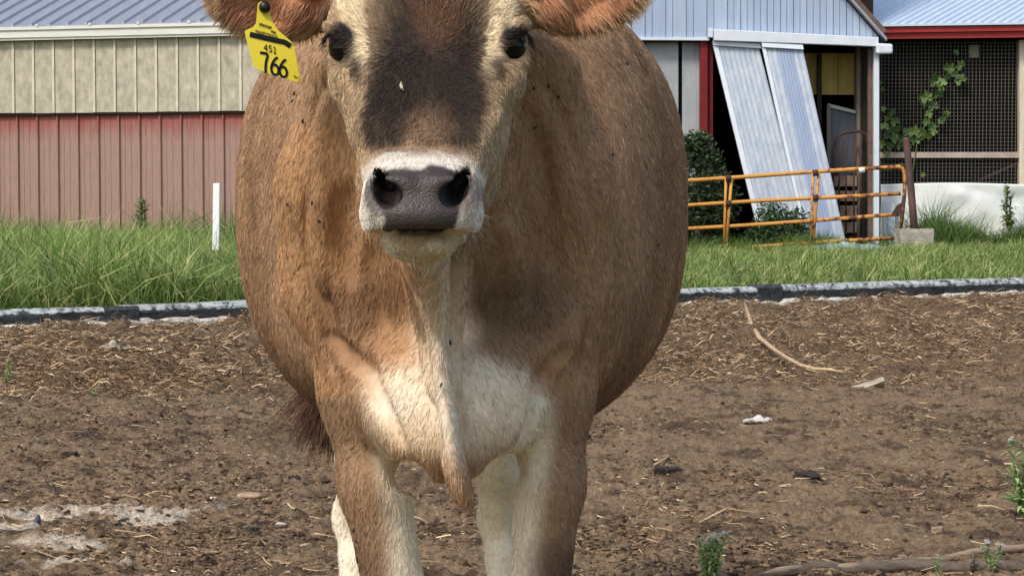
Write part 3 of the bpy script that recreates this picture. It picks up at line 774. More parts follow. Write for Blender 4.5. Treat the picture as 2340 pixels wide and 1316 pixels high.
post = MB().tube([P(2091, 545, 31.0), P(2085, 470, 31.0), P(2078, 390, 31.0), P(2071, 320, 31.0), P(2071, 314, 31.0)], [.056, .054, .052, .050, .040], 10).build('fence_post', material('rusted_post', srgb(104, 82, 76), .85, .2, col2=srgb(78, 60, 56), nscale=8, stretch=(1, 1, .5), bump=.3), None, True)
tag(post, 'rusty brown round post leaning beside the gate latch', 'post')
def lumpy_box(name, c, hx_, hy_, hz_, mat, seed, n=6, amt=.015):
    bm = bmesh.new(); bmesh.ops.create_cube(bm, size=2)
    bmesh.ops.subdivide_edges(bm, edges=bm.edges[:], cuts=n, use_grid_fill=True)
    for v in bm.verts:
        p = Vector((v.co.x * hx_, v.co.y * hy_, v.co.z * hz_))
        q = np.array([p.x * 6 + seed]), np.array([p.y * 6]), np.array([p.z * 6])
        v.co = p * (1 + amt / max(hx_, .01) * float(fbm(*q, 3, seed)[0]))
        v.co += Vector(c)
    me = bpy.data.meshes.new(name); bm.to_mesh(me); bm.free()
    return link(name, me, mat, None, False)
bc = P(2089, 556, 30.9)
blk = lumpy_box('concrete_block', bc, .235, .2, .20, material('old_concrete', srgb(186, 178, 164), .9, .15, col2=srgb(138, 132, 122), nscale=6, bump=.8), 4)
tag(blk, 'grey concrete block at the foot of the leaning rusty post', 'block')
mk = P(492, 500, 17.0)
wp = MB().slab(P(485, 572, 17), P(500, 572, 17), P(502, 419, 17), P(487, 419, 17), (0, .05, 0)).build('marker_post', material('white_plastic', srgb(240, 242, 240), .5, .4), None, bevel=.004)
wp.data.vertices.foreach_get
tag(wp, 'plain white marker post standing in the grass before the red barn', 'post')
# crumpled blue-grey sheet and a strip of old slab on the ground
nx_, ny_ = 60, 20
a0, a1 = P(1868, 570, 30.4), P(2030, 566, 30.4)
sx_ = np.linspace(a0.x, a1.x, nx_); sy_ = np.linspace(29.4, 31.3, ny_)
SX, SY = np.meshgrid(sx_, sy_)
sz = .05 + .10 * np.abs(fbm(SX * 2.2, SY * 2.2, None, 4, 12)) + ground_base(SX, SY)
vv = np.stack([SX, SY, sz], -1).reshape(-1, 3); ii = np.arange(ny_ - 1)[:, None] * nx_ + np.arange(nx_ - 1)[None, :]
sh = mesh_np('plastic_sheet', vv, np.stack([ii, ii + 1, ii + nx_ + 1, ii + nx_], -1).reshape(-1, 4), material('blue_plastic', srgb(158, 178, 182), .5, .4, col2=srgb(128, 146, 150), nscale=5), None, False)
md = sh.modifiers.new('thick', 'SOLIDIFY'); md.thickness = .006
tag(sh, 'crumpled blue-grey plastic sheet on the ground under the gate', 'sheet')
q0, q1 = Pz(1640, 604, .1), Pz(2010, 600, .1)
pth = MB().slab((q0.x, q0.y - .5, .02), (q1.x, q1.y - .5, .02), (q1.x, q1.y + .5, .02), (q0.x, q0.y + .5, .02), (0, 0, .12)).build('path', material('pale_slab', srgb(206, 198, 182), .9, .15, col2=srgb(170, 160, 144), nscale=3))
tag(pth, kind='structure')
# ================================================================== grass and plants
G_TONES = ((116, 142, 70), (98, 124, 56), (140, 162, 88), (76, 102, 46), (164, 176, 108), (184, 180, 126))
grass('grass', 105000, grass_region(-250, 1150, .14, 11.0), .26, .62, 8.0, G_TONES, .35, 'tall green grass between the black rail and the red barn')
grass('meadow_grass', 95000, grass_region(1150, 2600, .14, 16.5), .10, .24, 8.0, G_TONES, .35, 'green grass between the black rail and the sheds')
grass('grass_edge', 16000, grass_region(-250, 2600, .06, .75), .10, .30, 7.0, G_TONES, .4, 'short fringe of grass just behind the black rail')
# rank growth along the barn foot and the tarp
def along(p0, p1, spread):
    def f(n):
        t = RNG.random(n); return p0.x + (p1.x - p0.x) * t + RNG.normal(0, spread, n), p0.y + (p1.y - p0.y) * t - np.abs(RNG.normal(0, spread, n))
    return f
grass('rank_grass', 15000, along(LW(lu(-250), .25, 0), LW(lu(1000), .25, 0), .35), .52, .85, 10, ((104, 134, 70), (84, 112, 54), (140, 156, 100), (96, 122, 64)), .3, 'rank tall grass against the red barn wall')
grass('tarp_weeds', 15000, along(P(2120, 560, 33.15), P(2560, 560, 33.15), .3), .35, .85, 11, ((92, 120, 62), (76, 100, 50), (120, 142, 84)), .3, 'tall green weeds along the white tarp')
grass('gate_weeds', 5500, along(P(1420, 580, 31.8), P(2000, 580, 31.8), .35), .16, .38, 11, ((96, 124, 60), (78, 104, 48), (124, 146, 80)), .35, 'tall weeds under the orange gate')
grass('seed_heads', 500, along(LW(lu(-250), .6, 0), LW(lu(1000), .6, 0), .8), .65, 1.0, 9, ((206, 196, 150), (190, 186, 140)), .45, 'pale dry seed heads above the grass by the barn')

LEAF_MAT = attr_material('leaf', 'tone', .55, .35, translucent=.3)
def leaf_cloud(centers, n, size, tones, flat=.4):
    """n small pointed leaves spread through blobs (cx, cy, cz, rx, ry, rz)"""
    cs = np.array(centers); pick = RNG.integers(0, len(cs), n)
    d = RNG.standard_normal((n, 3)); d /= np.linalg.norm(d, axis=1)[:, None]
    r = RNG.random(n) ** .5
    c0 = cs[pick, :3] + d * r[:, None] * cs[pick, 3:]
    a = RNG.random(n) * 6.283; e = RNG.normal(.1, .5, n)
    ax = np.stack([np.cos(a) * np.cos(e), np.sin(a) * np.cos(e), np.sin(e)], 1)
    sd = np.cross(ax, RNG.standard_normal((n, 3))); sd /= np.linalg.norm(sd, axis=1)[:, None] + 1e-9
    ln = size * (.6 + .8 * RNG.random(n)); wd = ln * flat
    vs = np.stack([c0, c0 + ax * (ln * .5)[:, None] + sd * (wd * .5)[:, None], c0 + ax * ln[:, None], c0 + ax * (ln * .5)[:, None] - sd * (wd * .5)[:, None]], 1)
    fs = np.arange(n * 4).reshape(n, 4)
    tn = np.array([srgb(*q) for q in tones])[RNG.integers(0, len(tones), n)] * np.exp(.25 * RNG.standard_normal((n, 1)))
    return vs.reshape(-1, 3), fs, np.repeat(tn, 4, 0)
def bush(label, blobs, n, size, tones, cat='bush'):
    base = Vector((float(np.mean([b[0] for b in blobs])), float(np.mean([b[1] for b in blobs])), 0))
    root = empty('bush', base); tag(root, label, cat)
    v, f, t = leaf_cloud(blobs, n, size, tones)
    o = mesh_np('foliage', v, f, LEAF_MAT, root); set_color(o, 'tone', t)
    mb = MB()
    for b in blobs:
        top = Vector(b[:3])
        mid = base.lerp(top, .5) + Vector((random.uniform(-.1, .1), random.uniform(-.05, .05), 0))
        mb.tube([base + Vector((random.uniform(-.05, .05), 0, 0)), mid, top], [.018, .012, .006], 5)
    mb.build('stem', dark_wood, root)
    return root
def blob(px, py, Y, rx, ry): 
    c = P(px, py, Y); return (c.x, c.y, c.z, M(rx, Y), M(min(rx, ry), Y), M(ry, Y))
bush('dark green bush behind the gate at the foot of the pale wall', [blob(1600, 420, 32.2, 70, 110), blob(1640, 470, 32.1, 50, 95), blob(1560, 500, 32.2, 60, 80), blob(1595, 345, 32.3, 40, 50), blob(1500, 440, 32.3, 70, 110)], 9000, .075, ((48, 66, 44), (60, 80, 50), (38, 52, 36), (76, 96, 60)))
bush('small green bush growing against the leaning door leaves', [blob(1765, 500, 31.95, 45, 45), blob(1820, 515, 31.95, 40, 40), blob(1740, 540, 31.95, 40, 40), blob(1785, 545, 31.9, 60, 35)], 4200, .06, ((70, 96, 58), (56, 78, 48), (90, 116, 70)))
# creeper on the wire mesh: big lobed leaves, each a part
def lobed_leaf(size):
    pts = []
    for a_, r_ in ((-90, .25), (-60, .75), (-25, .95), (0, .68), (30, 1.0), (62, .72), (90, 1.15), (118, .72), (150, 1.0), (180, .68), (205, .95), (240, .75)):
        a = math.radians(a_); pts.append((math.cos(a) * r_ * size, random.uniform(-.12, .12) * size, math.sin(a) * r_ * size))
    me = bpy.data.meshes.new('leaf')
    vs = [(0, .18 * size, 0)] + pts
    me.from_pydata(vs, [], [(0, 1 + k, 1 + (k + 1) % 12) for k in range(12)]); me.update()
    return me
vine_mats = [material('creeper_leaf_%d' % k, srgb(*q), .5, .35, col2=srgb(*q2), nscale=9) for k, (q, q2) in enumerate((((92, 114, 60), (74, 96, 48)), ((108, 130, 70), (88, 110, 56)), ((76, 98, 54), (62, 82, 44))))]
leaf_meshes = []
for k in range(6):
    me = lobed_leaf(.095); me.materials.append(vine_mats[k % 3]); leaf_meshes.append(me)
vine = empty('creeper', P(2080, 560, YL - .2)); tag(vine, 'green broad-leaved creeper climbing the wire mesh of the lean-to', 'creeper')
YV = YL - .07
stemp = [(2078, 470), (2085, 400), (2095, 330), (2110, 300), (2118, 260), (2132, 225), (2150, 200), (2160, 175), (2178, 160), (2192, 150)]
MB().tube([P(a, b, YV) for a, b in stemp], .010, 5).build('stem', material('creeper_stem', srgb(98, 104, 62), .7), vine, True)
MB().tube([P(2095, 330, YV), P(2130, 300, YV), P(2160, 275, YV)], .007, 5).build('stem', bpy.data.materials['creeper_stem'], vine, True)
spots = [(2168, 157, 1.1), (2195, 150, 1.0), (2183, 172, .8), (2138, 186, 1.4), (2150, 200, 1.0), (2195, 183, 1.2), (2163, 178, .7), (2118, 224, 1.2), (2110, 240, .8), (2146, 215, 1.3), (2152, 190, 1.0), (2133, 244, 1.0), (2105, 222, .7),
         (2160, 268, .8), (2150, 278, .7), (2165, 260, .6), (2122, 262, .8), (2130, 292, 1.0), (2118, 280, .8), (2090, 302, 1.1), (2075, 305, .9), (2105, 306, 1.1), (2120, 312, .9), (2068, 300, .7), (2135, 303, .7), (2100, 318, .9), (2060, 318, .8), (2085, 322, .9),
         (2030, 270, .8), (2040, 258, .7), (2046, 280, .9), (2022, 290, .9), (2036, 300, 1.0), (2050, 296, .8), (2020, 250, .6), (2028, 312, .9), (2046, 318, 1.0), (2016, 330, .8), (2035, 335, .9), (2056, 335, .8), (2075, 335, .7), (2018, 205, .6), (2014, 190, .5), (2024, 352, .7), (2060, 380, .6), (2032, 385, .6), (2110, 400, .5), (2185, 120, .6)]
for k, (a, b, s) in enumerate(spots):
    o = put('leaf', leaf_meshes[k % 6], P(a, b, YV - random.uniform(.01, .10)), vine)
    o.scale = (s, s, s); o.rotation_euler = (random.uniform(-.5, .5), random.uniform(-.9, .9), random.uniform(-.6, .6))

# weeds in the yard
def weed(label, px, py_base, height_px, spread_px, n_stems, tones, buds=True, Yz=None, name='weed'):
    b0 = Pz(px, py_base, 0.0) if Yz is None else P(px, py_base, Yz)
    b0.z = float(gz(b0.x, b0.y)) if Yz is None else b0.z
    Y = b0.y; H = M(height_px, Y); S = M(spread_px, Y)
    root = empty(name, b0); tag(root, label, 'weed')
    lv, lf, lt = [], [], []
    for k in range(n_stems):
        top = b0 + Vector((random.uniform(-S, S) * .6, random.uniform(-S, S) * .6, H * random.uniform(.75, 1.05)))
        mid = b0.lerp(top, .5) + Vector((random.uniform(-S, S) * .15, random.uniform(-S, S) * .15, 0))
        MB().tube([b0 - Vector((0, 0, .02)), mid, top], [M(3.0, Y), M(2.2, Y), M(1.2, Y)], 5).build('stem', material('weed_stem', srgb(120, 140, 84), .7) if 'weed_stem' not in bpy.data.materials else bpy.data.materials['weed_stem'], root, True)
        for j in range(80):
            t = random.uniform(.12, 1)
            c = (b0.lerp(mid, t * 2) if t < .5 else mid.lerp(top, t * 2 - 1))
            a = random.uniform(0, 6.283); e = random.uniform(.0, .9)
            L_ = H * random.uniform(.14, .30) * (1.25 - .6 * t)
            d = Vector((math.cos(a) * math.cos(e), math.sin(a) * math.cos(e), math.sin(e)))
            sd = d.cross(Vector((0, 0, 1))).normalized() * (L_ * .10)
            o = len(lv)
            drop = Vector((0, 0, -L_ * .25))
            lv += [c - sd * .4, c + sd * .4, c + d * (L_ * .5) + sd, c + d * (L_ * .5) - sd, c + d * L_ + drop]
            lf += [(o, o + 1, o + 2, o + 3), (o + 3, o + 2, o + 4)]
            tn = np.array(srgb(*random.choice(tones))) * math.exp(random.gauss(0, .2)); lt += [tn] * 5
        if buds:
            for j in range(3):
                lumpy_bud(top + Vector((random.uniform(-S, S) * .2, random.uniform(-S, S) * .2, -j * H * .02)), M(7, Y), root)
    o = mesh_py('foliage', lv, lf, LEAF_MAT, root); set_color(o, 'tone', np.array(lt))
    return root
def lumpy_bud(c, r, root):
    k = random.randrange(len(ICO))
    mesh_py('bud', [Vector(c) + Vector(v) * r for v in ICO[k]], [tuple(f) for f in ICOF], bpy.data.materials.get('bud') or material('bud', srgb(150, 142, 140), .8, .2), root)
WT = ((158, 182, 116), (136, 166, 96), (178, 198, 140), (116, 146, 84))
weed('leafy green weed standing in the mud to the right of the cow', 1625, 1335, 135, 62, 7, WT)
weed('green weed with grey buds cut by the photo edge, above the dark branch', 2332, 1180, 185, 34, 3, WT)
weed('green weed sprouting over the dark fallen branch', 2262, 1330, 70, 45, 3, WT)
weed('thin grass sprig leaning over the fallen branch', 2138, 1330, 62, 16, 1, WT, False)
weed('pale grass tuft on the manure bank at the photo edge', 18, 880, 62, 45, 2, ((170, 176, 110), (140, 154, 84)), False)
weed('tiny bright green seedling on the manure bank', 213, 910, 30, 14, 2, ((140, 190, 76), (120, 172, 64)), False)
weed('thin green sprig growing through the black rail joint', 1862, 690, 40, 18, 1, ((150, 170, 90),), False)
weed('drooping weed rising against the red barn wall', 328, 575, 130, 36, 3, ((130, 150, 90), (104, 128, 72)), False, 24.0)
weed('tall weed in front of the white tarp near the cream post', 2310, 540, 120, 50, 3, ((126, 146, 86), (104, 126, 70)), False, 33.1)

# ================================================================== litter in the yard
def gp(px, py, lift=0.0):
    """spot on the real ground under a photo pixel"""
    z = 0.0
    for _ in range(12):
        p = Pz(px, py, z); z = float(ground_base(p.x, p.y))
    p = Pz(px, py, z); p.z = float(gz(p.x, p.y)) + lift
    return p
bark = material('pale_stick', srgb(206, 182, 146), .8, .2, col2=srgb(160, 132, 100), nscale=18, bump=.4)
pts = [(1702, 748), (1716, 768), (1736, 796), (1766, 826), (1796, 850), (1830, 872), (1862, 884), (1896, 887), (1930, 888)]
st = MB().tube([gp(a, b, .075) for a, b in pts], [.009, .014, .014, .012, .011, .010, .009, .007, .004], 7).build('stick', bark, None, True)
tag(st, 'long pale bent stick lying on the manure bank', 'stick')
def crumple(name, px, py, wpx, hpx, mat, label, cat, seed):
    p = gp(px, py); Y = p.y; w, h = M(wpx, Y) / 2, M(hpx, Y)
    n, m_ = 16, 9
    vs, fs = [], []
    for i_ in range(n):
        for j in range(m_):
            u, v = i_ / (n - 1) * 2 - 1, j / (m_ - 1)
            q = float(fbm(np.array([u * 1.7 + seed]), np.array([v * 2.3 + seed]), None, 3, seed)[0])
            edge = (1 - abs(u) ** 3)
            vs.append((p.x + u * w * (1 - .15 * v), p.y + (v - .5) * w * .9 + .1 * w * q, p.z + max(.004, h * edge * (.35 + .8 * abs(q)) * math.sin(math.pi * min(1, v + .12)))))
    for i_ in range(n - 1):
        for j in range(m_ - 1):
            a = i_ * m_ + j; fs.append((a, a + 1, a + m_ + 1, a + m_))
    o = mesh_py(name, vs, fs, mat, None, False)
    md = o.modifiers.new('thick', 'SOLIDIFY'); md.thickness = .006
    return tag(o, label, cat)
greyw = material('weathered_chunk', srgb(196, 186, 170), .85, .15, col2=srgb(140, 130, 116), nscale=12, stretch=(1, 3, 1), bump=.5)
wc = gp(1985, 884); 
ch_ = lumpy_box('wood_chunk', (0, 0, 0), M(42, wc.y), M(20, wc.y), M(7, wc.y), greyw, 3, 5, .03)
ch_.location = wc + Vector((0, 0, .025)); ch_.rotation_euler = (-.5, -.32, .15)
tag(ch_, 'weathered grey wood chunk at the end of the bent stick', 'wood')
crumple('paper_scrap', 1735, 964, 80, 13, material('white_scrap', srgb(206, 200, 192), .7, .2, col2=srgb(160, 154, 146), nscale=10), 'crumpled white scrap lying below the bent stick', 'scrap', 8)
crumple('bark_scrap', 262, 832, 60, 16, greyw, 'pale bark scrap on the manure bank below the red barn', 'bark', 5)
stone_m = material('pale_stone', srgb(172, 150, 128), .9, .15, col2=srgb(128, 108, 88), nscale=22, bump=.8)
def stone(px, py, wpx, hpx, label, seed, mat=stone_m):
    p = gp(px, py); Y = p.y; w, h = M(wpx, Y) / 2, M(hpx, Y) / 2
    o = lumpy_box('stone', (0, 0, 0), w, w * .8, h, mat, seed, 5, .045)
    bm = bmesh.new(); bm.from_mesh(o.data)
    for v in bm.verts:
        q = Vector((v.co.x / w, v.co.y / (w * .8), v.co.z / h)); l = q.length
        q = q / max(l, 1e-6) * (l ** .35)
        v.co = Vector((q.x * w * .8, q.y * w * .65, q.z * h * .85))
    bm.to_mesh(o.data); bm.free()
    o.data.polygons.foreach_set('use_smooth', [True] * len(o.data.polygons))
    o.location = (p.x, p.y, p.z + h * .45)
    return tag(o, label, 'stone')
stone(2140, 1228, 52, 40, 'pale pinkish stone half sunk in the mud near the fallen branch', 2)
stone(570, 1140, 56, 12, 'flat yellowish chip in the mud left of the cow', 7, material('buff_chip', srgb(190, 168, 134), .85, .15, col2=srgb(140, 118, 92), nscale=25))
darkc = material('wet_clod', srgb(66, 58, 52), .85, .2, col2=srgb(48, 42, 38), nscale=14, bump=.8)
def clod(px, py, wpx, hpx, label, seed):
    o = stone(px, py, wpx, hpx, label, seed, darkc); o.data.polygons.foreach_set('use_smooth', [False] * len(o.data.polygons))
    vv_ = np.array([v.co for v in o.data.vertices]); nn_ = fbm(vv_[:, 0] * 60 + seed, vv_[:, 1] * 60, vv_[:, 2] * 60, 3, seed)
    for v, w in zip(o.data.vertices, nn_): v.co = v.co * (1 + .38 * w)
    o.name = 'mud_clod'; o['category'] = 'clod'; return o
clod(1840, 1103, 70, 26, 'wide dark clod in the mud below the white scrap', 11)
clod(1525, 1095, 80, 22, 'dark flat clod in the mud just right of the cow', 12)
clod(665, 1107, 48, 22, 'dark clod in the mud just left of the cow', 13)
clod(600, 1198, 60, 18, 'flat dark clod in the mud left of the cow, nearer', 14)
clod(160, 1045, 46, 24, 'dark clod in the mud at the foot of the bank below the red barn', 15)
# small dark cap lying on its stalk
pc = gp(84, 1200)
capm = material('grey_cap', srgb(72, 78, 86), .6, .3)
bolt = empty('bolt', pc); tag(bolt, 'dark mushroom-shaped bolt sticking out of the pale mud', 'bolt')
Yb = pc.y
MB().tube([pc + Vector((-M(28, Yb), 0, M(4, Yb))), pc + Vector((-M(2, Yb), 0, M(14, Yb)))], M(5, Yb), 8).build('shank', material('bolt_shank', srgb(128, 118, 108), .8), bolt, True)
mb = MB(); c0 = pc + Vector((-M(3, Yb), 0, M(14, Yb)))
mb.tube([c0, c0 + Vector((M(4, Yb), 0, 0)), c0 + Vector((M(9, Yb), 0, 0)), c0 + Vector((M(12, Yb), 0, 0))], [M(9, Yb), M(15, Yb), M(14, Yb), M(5, Yb)], 14)
mb.build('head', capm, bolt, True)
# fallen branch along the bottom edge
bm_ = material('charred_bark', srgb(66, 58, 52), .85, .2, col2=srgb(128, 114, 100), nscale=10, namount=.7, stretch=(1.0, 3, 3), bump=.9, bscale=30)
bare = material('bare_wood', srgb(164, 146, 122), .8, .2, col2=srgb(118, 100, 82), nscale=8, stretch=(1, 4, 4))
br = empty('fallen_branch', gp(1950, 1318)); tag(br, 'dark peeling branch lying along the bottom edge of the photo', 'branch')
bp_ = [(a_, b_ + 7) for a_, b_ in [(1690, 1322), (1740, 1318), (1800, 1312), (1870, 1306), (1930, 1308), (2000, 1306), (2080, 1306), (2140, 1311), (2200, 1313), (2280, 1310), (2360, 1304), (2460, 1300), (2560, 1296)]]
ctr = [gp(a, b) for a, b in bp_]
rads = [.006, .010, .015, .018, .019, .019, .019, .018, .018, .018, .019, .020, .020]
ctr = [c + Vector((0, 0, r * .6)) for c, r in zip(ctr, rads)]
MB().tube(ctr, rads, 10).build('bark', bm_, br, True)
for i_, (t0, t1) in enumerate(((1, 2.6), (3.6, 4.6))):
    pp = []
    for t in np.linspace(t0, t1, 7):
        k = int(min(t, len(ctr) - 2)); f_ = t - k
        r = rads[k] * (1 - f_) + rads[k + 1] * f_
        pp.append(ctr[k].lerp(ctr[k + 1], f_) + Vector((0, -r * .42, r * .62)))
    MB().tube(pp, [.001, .006, .009, .010, .009, .006, .001], 8).build('bare_patch', bare, br, True)
tw = MB().tube([ctr[8] + Vector((.02, -.02, .0)), ctr[8] + Vector((.022, -.025, .05))], [.006, .004], 6).build('twig_stub', bm_, br, True)
b2 = MB().tube([gp(a, b, .01) for a, b in ((2040, 1300), (2140, 1292), (2230, 1282), (2340, 1268), (2450, 1256))], [.006, .010, .011, .011, .011], 8).build('bleached_pole', bare, None, True)
tag(b2, 'bleached thin pole half buried behind the dark branch', 'pole')
for (pts_, lab, r) in ((((560, 1218), (600, 1208), (655, 1212)), 'dark twig on the mud left of the cow, near the photo bottom', .008), (((1600, 1200), (1660, 1176), (1722, 1180)), 'thin grey twig arching on the mud behind the leafy weed', .004), (((1495, 1082), (1520, 1068), (1540, 1056)), 'pale splinter sticking up beside the dark flat clod', .004), (((2090, 1135), (2105, 1128), (2122, 1118)), 'pale twig sticking out of the mud above the fallen branch', .004)):
    o = MB().tube([gp(a, b, .008) for a, b in pts_], [r, r * .9, r * .4], 6).build('twig', bark if r < .006 else bm_, None, True); tag(o, lab, 'twig')
# ================================================================== the cow
def axis(segs):
    out = []
    for a, b, h in segs:
        n = max(1, int(round((b - a) / h)))
        out.append(np.linspace(a, b, n, endpoint=False))
    out.append(np.array([segs[-1][1]]))
    return np.concatenate(out).astype(np.float32)
GX = axis([(-.56, -.40, .010), (-.40, .17, .0034), (.17, .42, .010)])
GY = axis([(2.34, 2.80, .0034), (2.80, 3.20, .006), (3.20, 4.86, .012)])
GZ = axis([(-.02, .70, .009), (.70, 1.30, .0034), (1.30, 1.48, .008)])
FIELD = np.full((len(GX), len(GY), len(GZ)), 1.0, np.float32)

def _block(lo, hi):
    i = [slice(max(0, np.searchsorted(g, l) - 1), min(len(g), np.searchsorted(g, h) + 1)) for g, l, h in zip((GX, GY, GZ), lo, hi)]
    return tuple(i), GX[i[0]][:, None, None], GY[i[1]][None, :, None], GZ[i[2]][None, None, :]
def _merge(idx, d, k, mode):
    a = FIELD[idx]
    if mode == 'add':
        h = np.clip(.5 + .5 * (d - a) / k, 0, 1)
        FIELD[idx] = d * (1 - h) + a * h - k * h * (1 - h)
    else:
        d = -d
        h = np.clip(.5 - .5 * (d - a) / k, 0, 1)
        FIELD[idx] = d * (1 - h) + a * h + k * h * (1 - h)
def ell(c, r, k=.02, mode='add', rot=None):
    """ellipsoid; rot = 3x3 whose rows are its axes"""
    c = np.array(c); r = np.array(r); R = float(max(r)) + k + .03
    idx, X, Y, Z = _block(c - R, c + R)
    x, y, z = X - c[0], Y - c[1], Z - c[2]
    if rot is not None:
        x, y, z = [rot[i][0] * x + rot[i][1] * y + rot[i][2] * z for i in range(3)]
    k0 = np.sqrt((x / r[0]) ** 2 + (y / r[1]) ** 2 + (z / r[2]) ** 2)
    k1 = np.sqrt((x / r[0] ** 2) ** 2 + (y / r[1] ** 2) ** 2 + (z / r[2] ** 2) ** 2) + 1e-6
    _merge(idx, (k0 * (k0 - 1) / k1).astype(np.float32), k, mode)
def cone(a, b, ra, rb, k=.03, mode='add', s=(1, 1, 1)):
    """tapered capsule, section scaled by s"""
    a, b, s = np.array(a), np.array(b), np.array(s, float)
    R = max(ra, rb) * max(s) + k + .03
    idx, X, Y, Z = _block(np.minimum(a, b) - R, np.maximum(a, b) + R)
    ab = b - a; L = float((ab / s) @ (ab / s)) + 1e-9
    x, y, z = (X - a[0]) / s[0], (Y - a[1]) / s[1], (Z - a[2]) / s[2]
    w = ab / s
    t = np.clip((x * w[0] + y * w[1] + z * w[2]) / L, 0, 1)
    d = np.sqrt((x - t * w[0]) ** 2 + (y - t * w[1]) ** 2 + (z - t * w[2]) ** 2) - (ra + (rb - ra) * t)
    _merge(idx, (d * min(s)).astype(np.float32), k, mode)
def chain(pts, rs, k=.03, mode='add', s=(1, 1, 1)):
    for i in range(len(pts) - 1):
        cone(pts[i], pts[i + 1], rs[i], rs[i + 1], k, mode, s)
def pchip(xs, ys, x):
    """smooth monotone interpolation"""
    xs, ys = np.array(xs, float), np.array(ys, float)
    h = np.diff(xs); dlt = np.diff(ys) / h
    m = np.zeros_like(ys)
    for i in range(1, len(xs) - 1):
        if dlt[i - 1] * dlt[i] > 0: m[i] = 2 * dlt[i - 1] * dlt[i] / (dlt[i - 1] + dlt[i])
    m[0], m[-1] = dlt[0], dlt[-1]
    i = np.clip(np.searchsorted(xs, x) - 1, 0, len(h) - 1)
    t = np.clip((x - xs[i]) / h[i], 0, 1)
    return ((2 * t**3 - 3 * t**2 + 1) * ys[i] + (t**3 - 2 * t**2 + t) * h[i] * m[i] + (-2 * t**3 + 3 * t**2) * ys[i + 1] + (t**3 - t**2) * h[i] * m[i + 1])
def trunk(rows, n, k):
    """rows: Y, centre x, bottom z, top z, half width"""
    rows = np.array(rows, float)
    lo = (rows[:, 1] - rows[:, 4]).min() - k, rows[0, 0] - k, rows[:, 2].min() - k
    hi = (rows[:, 1] + rows[:, 4]).max() + k, rows[-1, 0] + k, rows[:, 3].max() + k
    idx, X, Y, Z = _block(np.array(lo) - .02, np.array(hi) + .02)
    yy = np.clip(Y.ravel(), rows[0, 0], rows[-1, 0])
    cx, zb, zt, hw = [pchip(rows[:, 0], rows[:, j], yy)[None, :, None] for j in (1, 2, 3, 4)]
    hh = (zt - zb) / 2; cz = (zt + zb) / 2
    q = (np.abs((X - cx) / hw) ** n + np.abs((Z - cz) / hh) ** n) ** (1 / n)
    d = (q - 1) * np.minimum(hw, hh)
    d = np.maximum(d, np.maximum(rows[0, 0] - Y, Y - rows[-1, 0]))
    _merge(idx, d.astype(np.float32), k, 'add')
def face(rows, k):
    """rows: z, left x, right x, front Y, half depth, exponent (z rising)"""
    rows = np.array(sorted(rows), float)
    lo = np.array([rows[:, 1].min(), rows[:, 3].min(), rows[0, 0]]) - k - .02
    hi = np.array([rows[:, 2].max(), (rows[:, 3] + 2 * rows[:, 4]).max(), rows[-1, 0]]) + k + .02
    idx, X, Y, Z = _block(lo, hi)
    zz = np.clip(Z.ravel(), rows[0, 0], rows[-1, 0])
    xl, xr, yf, dp, n = [pchip(rows[:, 0], rows[:, j], zz)[None, None, :] for j in (1, 2, 3, 4, 5)]
    hw = (xr - xl) / 2
    q = (np.abs((X - (xl + xr) / 2) / hw) ** n + np.abs((Y - yf - dp) / dp) ** n) ** (1 / n)
    d = (q - 1) * np.minimum(hw, dp)
    d = np.maximum(d, np.maximum(rows[0, 0] - Z, Z - rows[-1, 0]))
    _merge(idx, d.astype(np.float32), k, 'add')
def frow(py, pl, pr, Y, depth, n=2.3):
    """face row from photo measurements: outline pl..pr at height py, front at Y"""
    Yw = Y + depth * .8
    z = P(960, py, Y + depth * .45)[2]
    return (z, P(pl, py, Yw)[0], P(pr, py, Yw)[0], Y, depth, n)
def basis(axis_, up=(0, 0, 1)):
    a = Vector(axis_).normalized(); u = Vector(up); u = (u - a * u.dot(a)).normalized()
    return np.array([a, u, a.cross(u)])

# ---- trunk
trunk([(3.04, -.075, .70, 1.20, .08), (3.10, -.075, .66, 1.28, .17), (3.18, -.078, .64, 1.33, .250), (3.32, -.080, .61, 1.34, .306), (3.50, -.083, .585, 1.345, .346), (3.65, -.085, .575, 1.35, .372),
       (3.80, -.086, .575, 1.355, .388), (4.00, -.09, .59, 1.36, .385), (4.20, -.10, .62, 1.365, .350), (4.40, -.12, .72, 1.36, .295), (4.58, -.13, .85, 1.33, .22), (4.72, -.135, 1.0, 1.27, .09)], 2.5, .03)
# hip bones and rump
for sx in (-1, 1):
    ell((-.10 + sx * .235, 4.12, 1.285), (.06, .09, .05), .08)
    ell((-.125 + sx * .15, 4.40, .92), (.115, .20, .26), .08)      # thigh
# shoulder and chest mass in front of the barrel
chest_x = P(1028, 560, 3.0)[0]
ell((chest_x, 3.10, .985), (.194, .20, .33), .016)
for sx, px in ((-1, 822), (1, 1250)):
    c = P(px, 640, 3.08); ell(c, (.062, .13, .24), .05)             # shoulder blade and point
    c = P(px + sx * -2, 760, 2.985); ell(c, (.060, .080, .110), .04)
# neck
cone(P(985, 95, 2.83), P(1030, 380, 3.08), .120, .185, .05, s=(1, 1, 1.15))
cone(P(985, 300, 2.80), P(1025, 620, 3.00), .085, .160, .05)
for sx, px in ((-1, 770), (1, 1262)):                               # neck muscle either side
    chain([P(px + sx * -25, 160, 2.88), P(px, 420, 2.95), P(px + sx * 10, 640, 3.0)], [.05, .072, .075], .05)
# brisket
ell(P(1025, 892, 2.93), (.112, .12, .105), .04)
ell(P(1022, 985, 2.885), (.062, .075, .062), .05)
ell(P(900, 905, 2.95), (.05, .08, .07), .04); ell(P(1160, 905, 2.95), (.05, .08, .07), .04)
